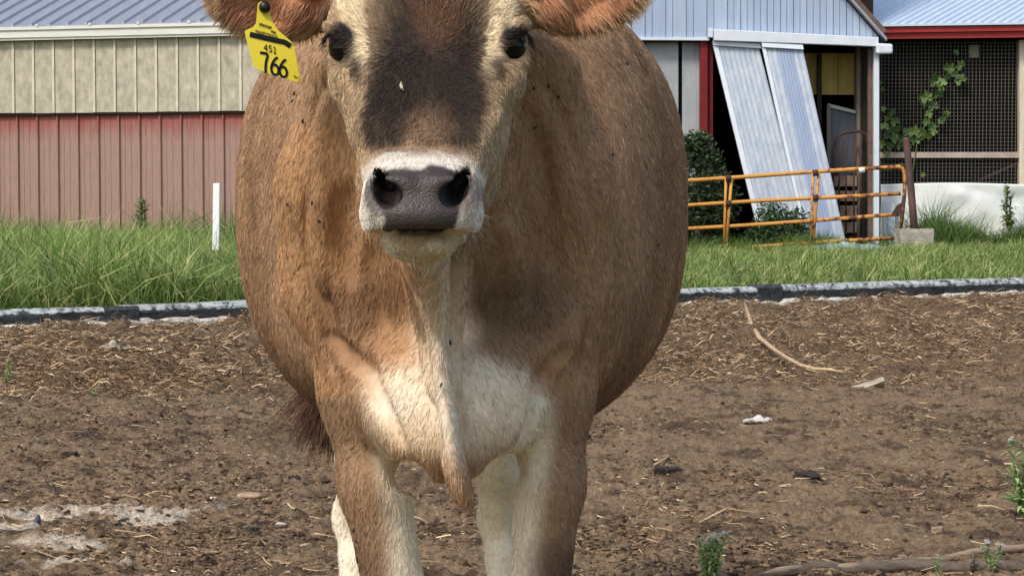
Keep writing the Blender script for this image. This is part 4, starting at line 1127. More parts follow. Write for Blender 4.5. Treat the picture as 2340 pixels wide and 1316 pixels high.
# dewlap fold hanging from throat to brisket
def dense(pts, rs, n=6):
    pts = np.array([tuple(p) for p in pts]); t = np.arange(len(pts)); tt = np.linspace(0, len(pts) - 1, (len(pts) - 1) * n + 1)
    q = np.stack([pchip(t, pts[:, j], tt) for j in range(3)], 1)
    return [Vector(p) for p in q], list(pchip(t, rs, tt))
chain(*dense([P(966, 560, 2.66), P(985, 660, 2.735), P(1000, 770, 2.785), P(1012, 880, 2.775), P(1026, 990, 2.775), P(1044, 1085, 2.785), P(1064, 1146, 2.795)],
      [.028, .016, .0095, .0068, .0075, .0095, .0060]), .013, s=(1, 2.6, 1))
# creases and hollows of neck and shoulder
for pts_, rr_ in (([(742, 190), (722, 330), (716, 470), (722, 600)], .016), ([(1236, 170), (1296, 310), (1330, 460), (1338, 600), (1318, 740)], .014), ([(1215, 260), (1262, 420), (1280, 560)], .012), ([(770, 330), (752, 480), (762, 620)], .012)):
    pp_ = [P(a_, b_, 2.985 if a_ < 1000 else 2.985) for a_, b_ in pts_]
    chain(*dense(pp_, [rr_ * .6] + [rr_] * (len(pp_) - 2) + [rr_ * .6], 5), .03)
ell(P(818, 700, 2.80), (.045, .032, .050), .05, 'cut'); ell(P(1190, 715, 2.79), (.060, .030, .055), .05, 'cut')
ell(P(870, 640, 2.77), (.018, .03, .09), .04, 'cut'); ell(P(1120, 640, 2.78), (.022, .03, .09), .04, 'cut')
chain(*dense([P(932, 560, 2.70), P(956, 690, 2.77), P(978, 790, 2.80), P(990, 900, 2.795)], [.012, .009, .008, .006]), .012)
chain(*dense([P(1058, 535, 2.745), P(1046, 680, 2.78), P(1038, 800, 2.81), P(1052, 960, 2.805)], [.014, .010, .008, .006]), .014)
# front legs
for sx, elb, arm, knee in ((-1, (826, 900), (856, 1105), (912, 1400)), (1, (1266, 905), (1254, 1105), (1226, 1400))):
    a, b, c = P(elb[0], elb[1], 3.02), P(arm[0], arm[1], 3.01), P(knee[0], knee[1], 3.0)
    chain([P(elb[0] - sx * 4, 770, 3.04), a, b, c], [.062, .053, .0475, .0425], .028, s=(.95, 1.35, 1))
    ell(c, (.044, .048, .055), .02)
    f = Vector((c.x + sx * .004, 3.02, .115))
    chain([c, Vector((c.x, 3.015, .26)), f], [.038, .029, .034], .02)
    cone(f, (f.x, 2.985, .05), .034, .038, .015)
    cone((f.x, 2.975, .035), (f.x, 2.975, -.004), .046, .054, .008)
    ell(P(elb[0] - sx * 66, 968, 3.05), (.020, .05, .042), .02)      # skin fold at the armpit
# hind legs
for sx, px, hx in ((-1, 826, 818), (1, 1152, 1150)):
    st = P(px - sx * 22, 900, 4.22); hk = P(hx, 1180, 4.46)
    chain([st, P(px - sx * 12, 1040, 4.33), hk], [.080, .058, .050], .04, s=(.9, 1.4, 1))
    ell(hk, (.050, .062, .062), .02)
    f = Vector((hk.x + sx * .005, 4.42, .12))
    chain([hk, Vector((hk.x, 4.43, .25)), f], [.043, .034, .036], .02)
    cone(f, (f.x, 4.38, .05), .036, .040, .015)
    cone((f.x, 4.37, .035), (f.x, 4.37, -.004), .047, .055, .008)
# tail: from the rump, swung out to one side
TAIL = [Vector((-.135, 4.68, 1.27)), Vector((-.15, 4.78, 1.20)), Vector((-.20, 4.80, 1.0)), Vector((-.29, 4.76, .80)), Vector((-.372, 4.70, .62))]
chain(TAIL, [.045, .032, .022, .017, .014], .03)
# ---- head
HX = P(965, 430, 2.45)[0]
face([frow(-135, 900, 1060, 2.70, .07, 2.0), frow(-110, 840, 1120, 2.665, .10, 2.2), frow(-50, 796, 1162, 2.635, .12, 2.3), frow(0, 774, 1178, 2.605, .125, 2.35), frow(70, 768, 1184, 2.575, .12, 2.5),
      frow(130, 772, 1182, 2.55, .115, 2.5), frow(200, 776, 1176, 2.525, .12, 2.3), frow(270, 788, 1166, 2.495, .13, 2.15), frow(330, 800, 1157, 2.47, .135, 2.0),
      frow(400, 822, 1130, 2.45, .14, 2.0), frow(470, 856, 1088, 2.47, .12, 2.0), frow(520, 890, 1050, 2.50, .09, 2.0)], .02)
# brow ridges and cheek bones
for sx, ex in ((-1, 800), (1, 1154)):
    ell(P(ex - sx * 10, 55, 2.635), (.030, .04, .038), .03)
    ell(P(ex - sx * 14, 178, 2.60), (.030, .04, .028), .03)
    chain([P(ex - sx * 30, 190, 2.58), P(ex - sx * 62, 270, 2.53), P(ex - sx * 85, 340, 2.49)], [.018, .014, .012], .03)
    # jaw
    chain([P(ex - sx * 88, 270, 2.78), P(ex - sx * 108, 410, 2.66), P(ex - sx * 150, 510, 2.54)], [.050, .040, .030], .03)
# poll tuft
ell(P(985, -95, 2.70), (.055, .06, .04), .03)
# soft hollow between brow ridge and forehead
ell(P(862, 150, 2.505), (.014, .012, .05), .03, 'cut'); ell(P(1100, 150, 2.505), (.014, .012, .05), .03, 'cut')
# muzzle
face([frow(336, 880, 1050, 2.475, .07, 2.2), frow(360, 850, 1080, 2.43, .09, 2.4), frow(400, 836, 1090, 2.405, .085, 2.45), frow(450, 826, 1099, 2.394, .085, 2.5),
      frow(490, 821, 1104, 2.386, .085, 2.5), frow(512, 825, 1100, 2.389, .08, 2.45), frow(527, 832, 1094, 2.402, .065, 2.6), frow(536, 866, 1062, 2.43, .045, 2.2)], .022)
# chin and lower lip, a crease left under the upper lip
ell(P(961, 550, 2.462), (.0435, .050, .0200), .005)
ell(P(961, 552, 2.50), (.038, .06, .024), .015)
# mouth line
for px in range(850, 1076, 9):
    ell(P(px, 529.5 - 1.5 * ((px - 961) / 100) ** 2, 2.410), (.006, .022, .0022), .0025, 'cut')
# nostrils
NOS = []
for sx in (-1, 1):
    a = P(962 + sx * 71, 448, 2.405); b = P(962 + sx * 89, 424, 2.41); c = P(962 + sx * 97, 400, 2.425)
    ell(P(962 + sx * 108, 446, 2.408), (.010, .008, .024), .010)                         # outer wing
    ell(P(962 + sx * 60, 420, 2.402), (.022, .006, .010), .010)                          # inner rim
    back = Vector((sx * .004, .06, .012))
    cone(a, a + back, .0138, .008, .006, 'cut'); cone(b, b + back, .0108, .007, .006, 'cut'); cone(c, c + back * .5, .0042, .003, .006, 'cut')
    cone(a, b, .0126, .0096, .006, 'cut'); cone(b, c, .0090, .0036, .006, 'cut')
# eyes: lid mound, almond opening; the eyeball is its own part
EYES = []
for sx, ex, ey in ((-1, 798, 112), (1, 1156, 107)):
    c = P(ex - sx * 2, ey, 2.605)
    ax = Vector((sx * .60, -.79, .02)).normalized()
    e = c + Vector((-ax.x, -ax.y, -ax.z)) * .004
    ell(e, (.030, .030, .032), .012)
    bs = basis(ax, (sx * .52, 0, 1))
    surf = e + ax * .028
    ell(surf, (.024, .0245, .0150), .004, 'cut', bs)
    EYES.append((e + ax * .0025, ax, sx, bs))
    tip = Vector(bs[2]) * 0
# heavy upper lid, sloping down from the outer corner towards the nose, and a thin lower rim
for e, ax, sx, bs in EYES:
    zup = Vector((0, 0, 1)); zup = (zup - ax * zup.dot(ax)).normalized()
    out = ax.cross(zup); out = out if out.x * sx > 0 else -out
    pts = [e + ax * (.0275 - .010 * (2 * t - .9) ** 2) + out * (.016 - .037 * t) + zup * (.0250 - .030 * t + .010 * math.sin(math.pi * t)) for t in np.linspace(0, 1, 12)]
    chain(pts, [.0045] + [.0068] * 9 + [.0050, .0040], .006)
    pts = [e + ax * (.0255 - .008 * (2 * t - 1) ** 2) + out * (.017 - .034 * t) + zup * (-.0195 - .006 * math.sin(math.pi * t) + .006 * (1 - t)) for t in np.linspace(0, 1, 10)]
    chain(pts, [.0034] * 10, .006)
# ears
EARS = []
for sx, base, tip in ((-1, P(752, 0, 2.74), P(494, -28, 2.70)), (1, P(1208, -8, 2.74), P(1462, -50, 2.70))):
    ax = (tip - base); L = ax.length; ax.normalize()
    nrm = Vector((0, -1, -.25)); nrm = (nrm - ax * nrm.dot(ax)).normalized(); up = ax.cross(nrm) * (1 if sx > 0 else -1)
    rot = np.array([ax, up, nrm])
    c = base + ax * (L * .52)
    ell(c, (L * .54, .051, .026), .012, 'add', rot)
    ell(c + nrm * .020 + ax * .004, (L * .46, .040, .026), .010, 'cut', rot)
    cone(base - ax * .03 + Vector((0, .03, 0)), base + ax * .03, .040, .034, .03)
    EARS.append((base, ax, up, nrm, L, sx))

cone(P(936, 1085, 2.84), P(936, 1085, 3.5), .020, .030, .02, 'cut'); cone(P(1150, 1080, 2.84), P(1150, 1080, 3.5), .020, .030, .02, 'cut')
# ---- skin folds and creases laid on the finished surface
def surf(px, py, far=3.7):
    ys = np.arange(2.36, far, .004)
    for Yq in ys:
        p = P(px, py, float(Yq))
        i = min(np.searchsorted(GX, p.x), len(GX) - 1), min(np.searchsorted(GY, p.y), len(GY) - 1), min(np.searchsorted(GZ, p.z), len(GZ) - 1)
        if FIELD[i] < 0: return p
    return None
def fold(pts, r, mode, k, sink=0.0):
    q = [surf(a, b) for a, b in pts]
    q = [p + Vector((0, sink, 0)) for p in q if p is not None]
    if len(q) < 2: return
    rs = [r * .45] + [r] * (len(q) - 2) + [r * .45]
    chain(*dense(q, rs, 6), k, mode)
fold([(738, 200), (728, 290), (718, 400), (712, 520), (720, 630), (746, 740), (752, 840)], .011, 'cut', .014)
fold([(1238, 200), (1282, 310), (1322, 430), (1343, 560), (1338, 680), (1322, 780), (1330, 860)], .010, 'cut', .014)
fold([(1226, 200), (1270, 320), (1310, 450), (1328, 570), (1322, 690), (1290, 790), (1255, 850)], .009, 'add', .016, .002)
fold([(752, 220), (740, 330), (734, 440), (734, 560), (744, 660)], .008, 'add', .016, .002)
fold([(1205, 250), (1236, 380), (1256, 500), (1262, 600)], .008, 'cut', .016)
fold([(1176, 330), (1204, 450), (1220, 570), (1210, 690)], .007, 'cut', .016)
fold([(1158, 520), (1168, 580), (1170, 660)], .007, 'add', .016, .002)
fold([(806, 340), (784, 450), (786, 560), (800, 640)], .008, 'cut', .018)
fold([(838, 570), (842, 620), (852, 670), (880, 740)], .007, 'cut', .016)
fold([(756, 770), (790, 812), (836, 850), (856, 905), (884, 965), (912, 1020)], .010, 'cut', .014)
fold([(1300, 800), (1262, 838), (1240, 880), (1222, 940), (1198, 1010)], .010, 'cut', .014)
fold([(950, 700), (972, 800), (984, 900), (1002, 1000)], .007, 'cut', .010)
fold([(1062, 700), (1048, 800), (1046, 900), (1056, 1000)], .007, 'cut', .010)
# ---- polygonise (surface nets)
def surface_nets(f):
    s = f < 0
    nx, ny, nz = [n - 1 for n in f.shape]
    cnt = np.zeros((nx, ny, nz), np.int8)
    for a in (0, 1):
        for b in (0, 1):
            for c in (0, 1):
                cnt += s[a:a + nx, b:b + ny, c:c + nz]
    act = np.argwhere((cnt > 0) & (cnt < 8))
    index = np.full((nx, ny, nz), -1, np.int32)
    index[act[:, 0], act[:, 1], act[:, 2]] = np.arange(len(act))
    del cnt
    I, J, K = act.T
    acc = np.zeros((len(act), 3)); num = np.zeros(len(act))
    G = (GX, GY, GZ)
    corner = [(a, b, c) for a in (0, 1) for b in (0, 1) for c in (0, 1)]
    vals = {c: f[I + c[0], J + c[1], K + c[2]] for c in corner}
    for c in corner:
        for axn in range(3):
            if c[axn] == 0:
                d = list(c); d[axn] = 1; d = tuple(d)
                v0, v1 = vals[c], vals[d]
                m = (v0 < 0) != (v1 < 0)
                t = np.where(m, v0 / np.where(m, v0 - v1, 1), 0)
                ijk = [I, J, K]
                for q in range(3):
                    if q == axn: p = G[q][ijk[q]] * (1 - t) + G[q][ijk[q] + 1] * t
                    else: p = G[q][ijk[q] + c[q]]
                    acc[:, q] += np.where(m, p, 0)
                num += m
    verts = acc / num[:, None]
    quads = []
    for axn in range(3):
        sl0 = [slice(None)] * 3; sl1 = [slice(None)] * 3
        sl0[axn] = slice(0, -1); sl1[axn] = slice(1, None)
        a0, a1 = s[tuple(sl0)], s[tuple(sl1)]
        for flip in (False, True):
            e = np.argwhere((a0 & ~a1) if not flip else (~a0 & a1))
            u, w = [q for q in range(3) if q != axn]
            ok = (e[:, u] > 0) & (e[:, w] > 0) & (e[:, u] < f.shape[u] - 1) & (e[:, w] < f.shape[w] - 1)
            e = e[ok]
            qd = []
            for du, dw in ((-1, -1), (0, -1), (0, 0), (-1, 0)):
                k = e.copy(); k[:, u] += du; k[:, w] += dw
                qd.append(index[k[:, 0], k[:, 1], k[:, 2]])
            qd = np.stack(qd, 1)
            if flip != (axn == 1): qd = qd[:, ::-1]
            quads.append(qd)
    return verts, np.concatenate(quads)
COW_V, COW_F = surface_nets(FIELD)
del FIELD
# keep only the largest connected piece (carving can leave crumbs)
def smooth(v, f, it, w=.5):
    n = len(v)
    e = np.concatenate([f[:, [0, 1]], f[:, [1, 2]], f[:, [2, 3]], f[:, [3, 0]]])
    e = np.concatenate([e, e[:, ::-1]])
    deg = np.bincount(e[:, 0], minlength=n).astype(float); deg[deg == 0] = 1
    for _ in range(it):
        a = np.stack([np.bincount(e[:, 0], weights=v[e[:, 1], q], minlength=n) for q in range(3)], 1) / deg[:, None]
        v = v + w * (a - v)
    return v
COW_V = smooth(COW_V, COW_F, 2, .4)
def vnormals(v, f):
    n = np.cross(v[f[:, 2]] - v[f[:, 0]], v[f[:, 3]] - v[f[:, 1]])
    out = np.zeros_like(v)
    for k in range(4):
        for q in range(3): out[:, q] += np.bincount(f[:, k], weights=n[:, q], minlength=len(v))
    return out / (np.linalg.norm(out, axis=1)[:, None] + 1e-12)
COW_N = vnormals(COW_V, COW_F)
# ---- coat colour: patches fixed to the animal
def coat(p, n):
    px, py = unproject(p)
    Y = p[:, 1]
    w1 = fbm(p[:, 0] * 22, p[:, 1] * 22, p[:, 2] * 22, 3, 3)
    w2 = fbm(p[:, 0] * 60, p[:, 1] * 60, p[:, 2] * 60, 3, 9)
    px = px + w1 * 9 + w2 * 4; py = py + w2 * 7 + w1 * 6
    c = np.empty((len(p), 3)); c[:] = srgb(163, 130, 101)
    def mix(m, col, amt=1.0):
        m = (np.clip(m, 0, 1) * amt)[:, None]
        c[:] = c * (1 - m) + np.array(srgb(*col)) * m
    def E(cx, cy, rx, ry, soft=.35):
        return 1 - sstep(1 - soft, 1 + soft, np.sqrt(((px - cx) / rx) ** 2 + ((py - cy) / ry) ** 2))
    front = 1 - sstep(3.18, 3.3, Y)
    neck = (1 - sstep(3.05, 3.2, Y))
    # barrel: shade painted into the coat, darker under-line and right flank
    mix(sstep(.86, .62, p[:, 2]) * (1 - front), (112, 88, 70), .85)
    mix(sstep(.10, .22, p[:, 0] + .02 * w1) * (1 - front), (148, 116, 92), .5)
    wv = fbm(p[:, 0] * 16 + 5, p[:, 1] * 9, p[:, 2] * 5, 3, 15)
    mix(sstep(-.1, .7, wv), (116, 87, 65), .35)
    mix(sstep(.1, .8, -wv), (182, 148, 114), .35)
    # neck: sunlit side painted golden, shaded side painted smoky
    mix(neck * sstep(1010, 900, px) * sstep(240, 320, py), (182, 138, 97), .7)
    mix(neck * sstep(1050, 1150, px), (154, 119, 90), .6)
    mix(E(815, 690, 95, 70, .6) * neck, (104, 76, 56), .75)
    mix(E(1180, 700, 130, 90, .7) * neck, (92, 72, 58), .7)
    # throat, dewlap and brisket
    mix(E(1003, 650, 58, 130, .5) * neck, (208, 186, 160), .85)
    mix(E(1035, 925, 205, 112, .28) * neck, (230, 212, 188), 1)
    mix(E(1020, 780, 64, 120, .5) * neck, (218, 196, 172), .85)
    mix(E(950, 1030, 75, 70, .5) * neck * (Y < 2.97), (206, 174, 136), .5)
    mix(E(1095, 1020, 70, 70, .5) * neck * (Y < 2.97), (196, 174, 152), .5)
    mix(E(1060, 1150, 40, 75, .5) * neck, (172, 136, 102), .9)
    mix(E(795, 800, 75, 62, .6) * neck * (Y > 2.8), (138, 106, 80), .65)
    # legs
    low = sstep(.78, .70, p[:, 2])
    for xc, s in ((P(860, 1100, 3.0)[0], -1), (P(1262, 1100, 3.0)[0], 1)):
        xm = xc + (-s) * .02 * sstep(.7, .5, p[:, 2])
        near = (np.abs(p[:, 0] - xc) < .13) * sstep(2.865, 2.90, Y) * (Y < 3.22) * low * (py > 900)
        inner = (xm - p[:, 0]) * s
        mix(near, (146, 116, 90), .9)
        mix(near * sstep(-.016, .018, inner), (222, 208, 184), 1)
        mix(near * sstep(.56, .47, p[:, 2]) * sstep(.018, -.02, inner), (92, 70, 54), .6)
    mix(E(1260, 1300, 60, 70, .6) * (Y < 3.2), (78, 60, 50), .6)
    hind = (Y > 3.9) * sstep(.72, .62, p[:, 2]) * (np.abs(p[:, 0] + .15) < .30) * (1 - ((p[:, 0] < -.27) * (Y > 4.6)))
    mix(hind * 1.0, (246, 234, 208), 1)
    mix((p[:, 2] < .055) * 1.0, (48, 42, 38), 1)                 # hooves
    mix((Y > 4.62) * (p[:, 0] < -.16) * 1.0, (110, 66, 48), 1)    # tail
    # head
    hd = 1 - sstep(2.70, 2.80, Y)
    hd = hd * ((py < 600) | (Y < 2.6))
    cx = 985 - (py / 450) * 22
    hx = np.abs(px - cx); side = np.sign(px - cx)
    on = hd * (py < 545)
    mix(on, (158, 132, 102))
    mix(on * sstep(150, 200, hx) * sstep(120, 200, py), (164, 140, 108), .9)                 # pale cheeks
    mix(on * E(985, 115, 144, 178, .5), (42, 33, 28))                                      # dark forehead
    mix(on * (1 - sstep(.75, 1.25, np.sqrt(((hx - 86) / 60) ** 2 + ((py - 270) / 88) ** 2))), (38, 30, 26), .92)
    mix(on * (1 - sstep(.6, 1.3, np.sqrt(((hx - 60) / 70) ** 2 + ((py - 200) / 90) ** 2))), (40, 31, 27), .9)
    mix(on * E(982, 302, 50, 60, .7), (104, 80, 60), .8)                                  # brown bridge
    mix(on * E(975, 348, 120, 18, .6), (140, 110, 84), .5)
    mix(on * E(1005, -5, 62, 95, .6), (108, 74, 52), .75)                                     # rusty poll
    # cream brow bands
    for s, x0, x1 in ((-1, 800, 826), (1, 1154, 1118)):
        t = np.clip(py / 150, -1, 1)
        mid = x0 + (x1 - x0) * np.clip(t, 0, 1)
        mix(on * (1 - sstep(.6, 1.15, np.abs(px - mid) / (36 - 14 * np.clip(t, 0, 1)))) * sstep(185, 110, py), (202, 182, 148), .95)
    for s, x, y in ((-1, 786, 90), (1, 1166, 85)):
        mix(on * E(x + s * 2, y + 12, 29, 45, .3), (52, 47, 44), .9)                        # dark lids
        mix(on * E(x + s * 8, y - 8, 30, 20, .3), (30, 28, 28), .9)
        mix(on * E(x - s * 30, y + 66, 14, 30, .5), (50, 38, 32), .8)                        # tear stain
    mix(on * E(1150, 330, 40, 90, .5), (172, 150, 118), .5)
    # muzzle
    mz = sstep(334, 372, py - 24 * (hx / 120) ** 4) * (Y < 2.53) * (py < 540) * (1 - sstep(140, 158, hx))
    mix(mz * on, (206, 198, 186))
    lw = np.interp(py, [380, 392, 410, 445, 470, 500, 530], [86, 104, 112, 112, 96, 88, 88])
    leather = mz * sstep(380, 392, py) * (1 - sstep(-6, 6, hx - lw)) * (Y < 2.50)
    spk = vnoise(p[:, 0] * 260, p[:, 1] * 260, p[:, 2] * 260, 71)
    mix(mz * on * sstep(.45, .7, spk) * sstep(60, 0, np.abs(hx - lw)), (120, 108, 100), .7)
    mix(mz * on * (1 - sstep(.7, 1.2, np.sqrt(((hx - 104) / 30) ** 2 + ((py - 440) / 52) ** 2))), (96, 86, 86), .85)
    mix(leather, (64, 56, 53))
    mix(mz * (1 - sstep(.75, 1.1, np.sqrt(((hx - 86) / 32) ** 2 + ((py - 434) / 44) ** 2))) * sstep(2.410, 2.420, Y), (34, 26, 26), .95)
    ch = (py > 529) * (py < 604) * (Y < 2.62) * (np.abs(px - 960) < 112)
    mix(ch * 1.0, (204, 186, 160))
    mix(ch * E(960, 545, 78, 17, .6), (122, 92, 52), .85)
    # ears
    ear = np.zeros(len(p)); earin = np.zeros(len(p)); rim = np.zeros(len(p))
    for base, ax, up, nrm, L, s in EARS:
        q = p - np.array(base)
        t = q @ np.array(ax); u = q @ np.array(up); f = q @ np.array(nrm)
        m = (t > .008) * (np.abs(u) < .065) * (np.abs(f) < .07) * (np.abs(t) < L * 1.15) * (Y > 2.62)
        fac = n @ np.array(nrm)
        ear = np.maximum(ear, m)
        ie = m * sstep(.15, .5, fac) * (1 - sstep(.7, .95, np.sqrt(((t - L * .52) / (L * .5)) ** 2 + (u / .05) ** 2)))
        earin = np.maximum(earin, ie)
    mix(ear, (182, 144, 108)); mix(earin, (180, 126, 90))
    mix(earin * sstep(.0, .6, w1), (112, 62, 38), .6)
    return c, leather, np.maximum(ear, 0), earin, hd * (py < 600)

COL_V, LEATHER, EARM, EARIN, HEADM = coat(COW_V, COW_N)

cow = empty('cow', (-.08, 3.6, 0))
tag(cow, 'brown cow with a dark face and white-ringed muzzle facing the camera', 'cow')
def body_material():
    m = bpy.data.materials.new('coat'); m.use_nodes = True
    nt = m.node_tree; b = nt.nodes['Principled BSDF']
    N = nt.nodes.new; Lk = nt.links.new
    a = N('ShaderNodeAttribute'); a.attribute_name = 'coat'
    l = N('ShaderNodeAttribute'); l.attribute_name = 'leather'
    tc = N('ShaderNodeTexCoord')
    # fine mottling
    n = N('ShaderNodeTexNoise'); n.inputs['Scale'].default_value = 140; n.inputs['Detail'].default_value = 4
    Lk(tc.outputs['Object'], n.inputs['Vector'])
    mr = N('ShaderNodeMapRange'); mr.inputs[3].default_value = .72; mr.inputs[4].default_value = 1.25
    Lk(n.outputs[0], mr.inputs[0])
    mx = N('ShaderNodeMix'); mx.data_type = 'RGBA'; mx.blend_type = 'MULTIPLY'; mx.inputs[0].default_value = 1
    Lk(a.outputs['Color'], mx.inputs[6]); Lk(mr.outputs[0], mx.inputs[7])
    Lk(mx.outputs[2], b.inputs['Base Color'])
    r = N('ShaderNodeMapRange'); r.inputs[3].default_value = .85; r.inputs[4].default_value = .42
    Lk(l.outputs['Fac'], r.inputs[0]); Lk(r.outputs[0], b.inputs['Roughness'])
    b.inputs['Specular IOR Level'].default_value = .3
    # pebbled leather relief on the nose
    v = N('ShaderNodeTexVoronoi'); v.inputs['Scale'].default_value = 330
    mp = N('ShaderNodeMapping'); mp.inputs['Scale'].default_value = (1, .5, 1.5); Lk(tc.outputs['Object'], mp.inputs[0]); Lk(mp.outputs[0], v.inputs['Vector'])
    ml = N('ShaderNodeMath'); ml.operation = 'MULTIPLY'; Lk(v.outputs[0], ml.inputs[0]); Lk(l.outputs['Fac'], ml.inputs[1])
    bp = N('ShaderNodeBump'); bp.inputs['Strength'].default_value = .32; bp.inputs['Distance'].default_value = .003
    bp.invert = True
    Lk(ml.outputs[0], bp.inputs['Height']); Lk(bp.outputs[0], b.inputs['Normal'])
    return m
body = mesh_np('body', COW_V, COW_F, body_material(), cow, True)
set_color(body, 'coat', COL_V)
at_ = body.data.attributes.new('leather', 'FLOAT', 'POINT'); at_.data.foreach_set('value', LEATHER.astype(np.float32))

# ---- hair
def hair_material(name, attr, rough=.55):
    m = bpy.data.materials.new(name); m.use_nodes = True
    nt = m.node_tree; b = nt.nodes['Principled BSDF']
    a = nt.nodes.new('ShaderNodeAttribute'); a.attribute_name = attr
    nt.links.new(a.outputs['Color'], b.inputs['Base Color'])
    b.inputs['Roughness'].default_value = rough; b.inputs['Specular IOR Level'].default_value = .12
    return m
HAIR_MAT = hair_material('hair', 'tint')
def hair_object(name, pts, radius, tint, parent, mat=None):
    """pts (n,k,3), radius (n,k), tint (n,3) -> hair curves"""
    n, k, _ = pts.shape
    cd = bpy.data.hair_curves.new(name)
    cd.add_curves([k] * n)
    cd.points.foreach_set('position', pts.astype(np.float32).ravel())
    ra = cd.attributes.get('radius') or cd.attributes.new('radius', 'FLOAT', 'POINT')
    ra.data.foreach_set('value', radius.astype(np.float32).ravel())
    ta = cd.attributes.new('tint', 'FLOAT_COLOR', 'CURVE')
    t4 = np.ones((n, 4), np.float32); t4[:, :3] = tint
    ta.data.foreach_set('color', t4.ravel())
    cd.materials.append(mat or HAIR_MAT)
    o = bpy.data.objects.new(name, cd); COL.objects.link(o)
    o.parent = parent
    o.matrix_parent_inverse = Matrix.Translation(-parent.location)
    return o
scene.cycles_curves.shape = 'RIBBONS'

def sample(v, f, weight, count):
    """random points on quads with per-vertex weight"""
    a, b, c, d = [v[f[:, i]] for i in range(4)]
    area = .5 * np.linalg.norm(np.cross(c - a, d - b), axis=1) * weight[f].mean(1)
    cdf = np.cumsum(area); cdf /= cdf[-1]
    q = np.searchsorted(cdf, RNG.random(count))
    s, t = RNG.random(count)[:, None], RNG.random(count)[:, None]
    w = [(1 - s) * (1 - t), s * (1 - t), s * t, (1 - s) * t]
    return q, w
def lerpf(arr, q, w):
    r = sum(arr[COW_F[q, i]] * (w[i] if arr.ndim > 1 else w[i][:, 0]) for i in range(4))
    return r
PX, PY = unproject(COW_V)
dist2 = (COW_V[:, 1] / 2.6)
wt = 1.0 / dist2 ** 1.5
wt = wt * (1 + 1.6 * (HEADM > .5))
wt = wt * np.where(LEATHER > .3, 0, 1)
wt = wt * np.where(COW_V[:, 2] < .06, 0, 1) * np.where(COW_V[:, 2] < .40, .4, 1)
toward = (COW_N * (np.array([0, 0, 1.0]) - COW_V)).sum(1) / np.linalg.norm(COW_V - np.array([0, 0, 1.0]), axis=1)
wt = wt * np.where(toward > -.35, 1, .12)
for e, ax, sx, bs in EYES:                                # bare lid rims
    d = np.linalg.norm(COW_V - np.array(e), axis=1)
    wt = wt * sstep(.030, .036, d + .006 * (COW_N @ np.array(ax)))
# bare mouth line, nostrils
wt = wt * np.where((np.abs(PY - 529) < 7) & (np.abs(PX - 961) < 125) & (COW_V[:, 1] < 2.48), 0, 1)
NH = 430000
q, w = sample(COW_V, COW_F, wt, NH)
root = lerpf(COW_V, q, w); nor = lerpf(COW_N, q, w); nor /= np.linalg.norm(nor, axis=1)[:, None] + 1e-9
col = lerpf(COL_V, q, w); hm = lerpf(HEADM.astype(float), q, w); em = lerpf(EARM.astype(float), q, w)
px, py = unproject(root)
# combing field
g = np.zeros_like(root); g[:] = (0, .55, -1.0)
sidew = np.sign(root[:, 0] + .085)
bar = sstep(3.15, 3.35, root[:, 1])
g[:, 0] += sidew * .35 * (1 - bar)
g[:, 1] = .25 + .55 * bar
cxh = 985 - py / 450 * 22
hx = (px - cxh) / 150.0
below = sstep(90, 150, py)
rx_, ry_ = (px - 990) / 1.6, (py - 118); rd_ = np.sqrt(rx_ ** 2 + ry_ ** 2) + 12
gh = np.stack([rx_ / rd_ * .8 + .25 * np.exp(-(rd_ / 60) ** 2), -.3 * below + .4 * (1 - below), -ry_ / rd_], 1)
whorl = np.exp(-((px - 985) ** 2 + (py - 110) ** 2) / 60 ** 2)
g = g * (1 - hm[:, None]) + gh * hm[:, None]
for base, ax, up, nrm, L, s in EARS:
    m = em > .5
    sel = m & (np.sign(root[:, 0] + .1) == s)
    u = (root - np.array(base)) @ np.array(up)
    g[sel] = np.array(ax) * .8 + np.array(up)[None, :] * np.sign(u[sel])[:, None] * .9 + np.array(nrm) * .25
# wander of the lay of the hair, at clump scale and at tuft scale
for sc, am, sd in ((9, .30, 21), (38, .34, 31), (110, .25, 41)):
    for qd in range(3):
        g[:, qd] += am * fbm(root[:, 0] * sc, root[:, 1] * sc, root[:, 2] * sc, 2, sd + qd * 7)
tan = g - nor * (g * nor).sum(1)[:, None]
tan /= np.linalg.norm(tan, axis=1)[:, None] + 1e-9
cell = np.where(hm > .5, .0052, .0078)[:, None]
ci = np.floor(root / cell).astype(np.int64)
h1, h2, h3, h4 = [_hash(ci[:, 0], ci[:, 1], ci[:, 2], sd) for sd in (101, 102, 103, 104)]
ccen = (ci + .2 + .6 * np.stack([h1, h2, h3], 1)) * cell - root
ccen -= nor * (ccen * nor).sum(1)[:, None]
ang = (h1 - .5) * .5
tan = tan * np.cos(ang)[:, None] + np.cross(nor, tan) * np.sin(ang)[:, None]
length = .0095 + .0025 * bar
length = np.where(hm > .5, .0058, length)
length = length + (hm > .5) * .013 * sstep(110, -40, py) * sstep(150, 90, np.abs(px - 990))
length = np.where((hm > .5) & (py > 345) & (root[:, 1] < 2.53), .0032, length)
length = np.where((py > 900) & (root[:, 1] < 3.2), .009, length)
length = np.where(em > .5, .016, length)
length = length * (.55 + .8 * RNG.random(NH))
lift = (.20 + .20 * RNG.random(NH) + .10 * (hm > .5)) * np.where(em > .5, 1.5, 1)
k = 4
pts = np.zeros((NH, k, 3))
for i in range(k):
    t = i / (k - 1)
    pts[:, i] = root + tan * (length * t)[:, None] + nor * (length * lift * (t - .45 * t * t))[:, None] - nor * np.where(hm > .5, .0002, .0007)[:, None] + ccen * (.22 * t)
    pts[:, i, 2] -= .12 * length * t * t
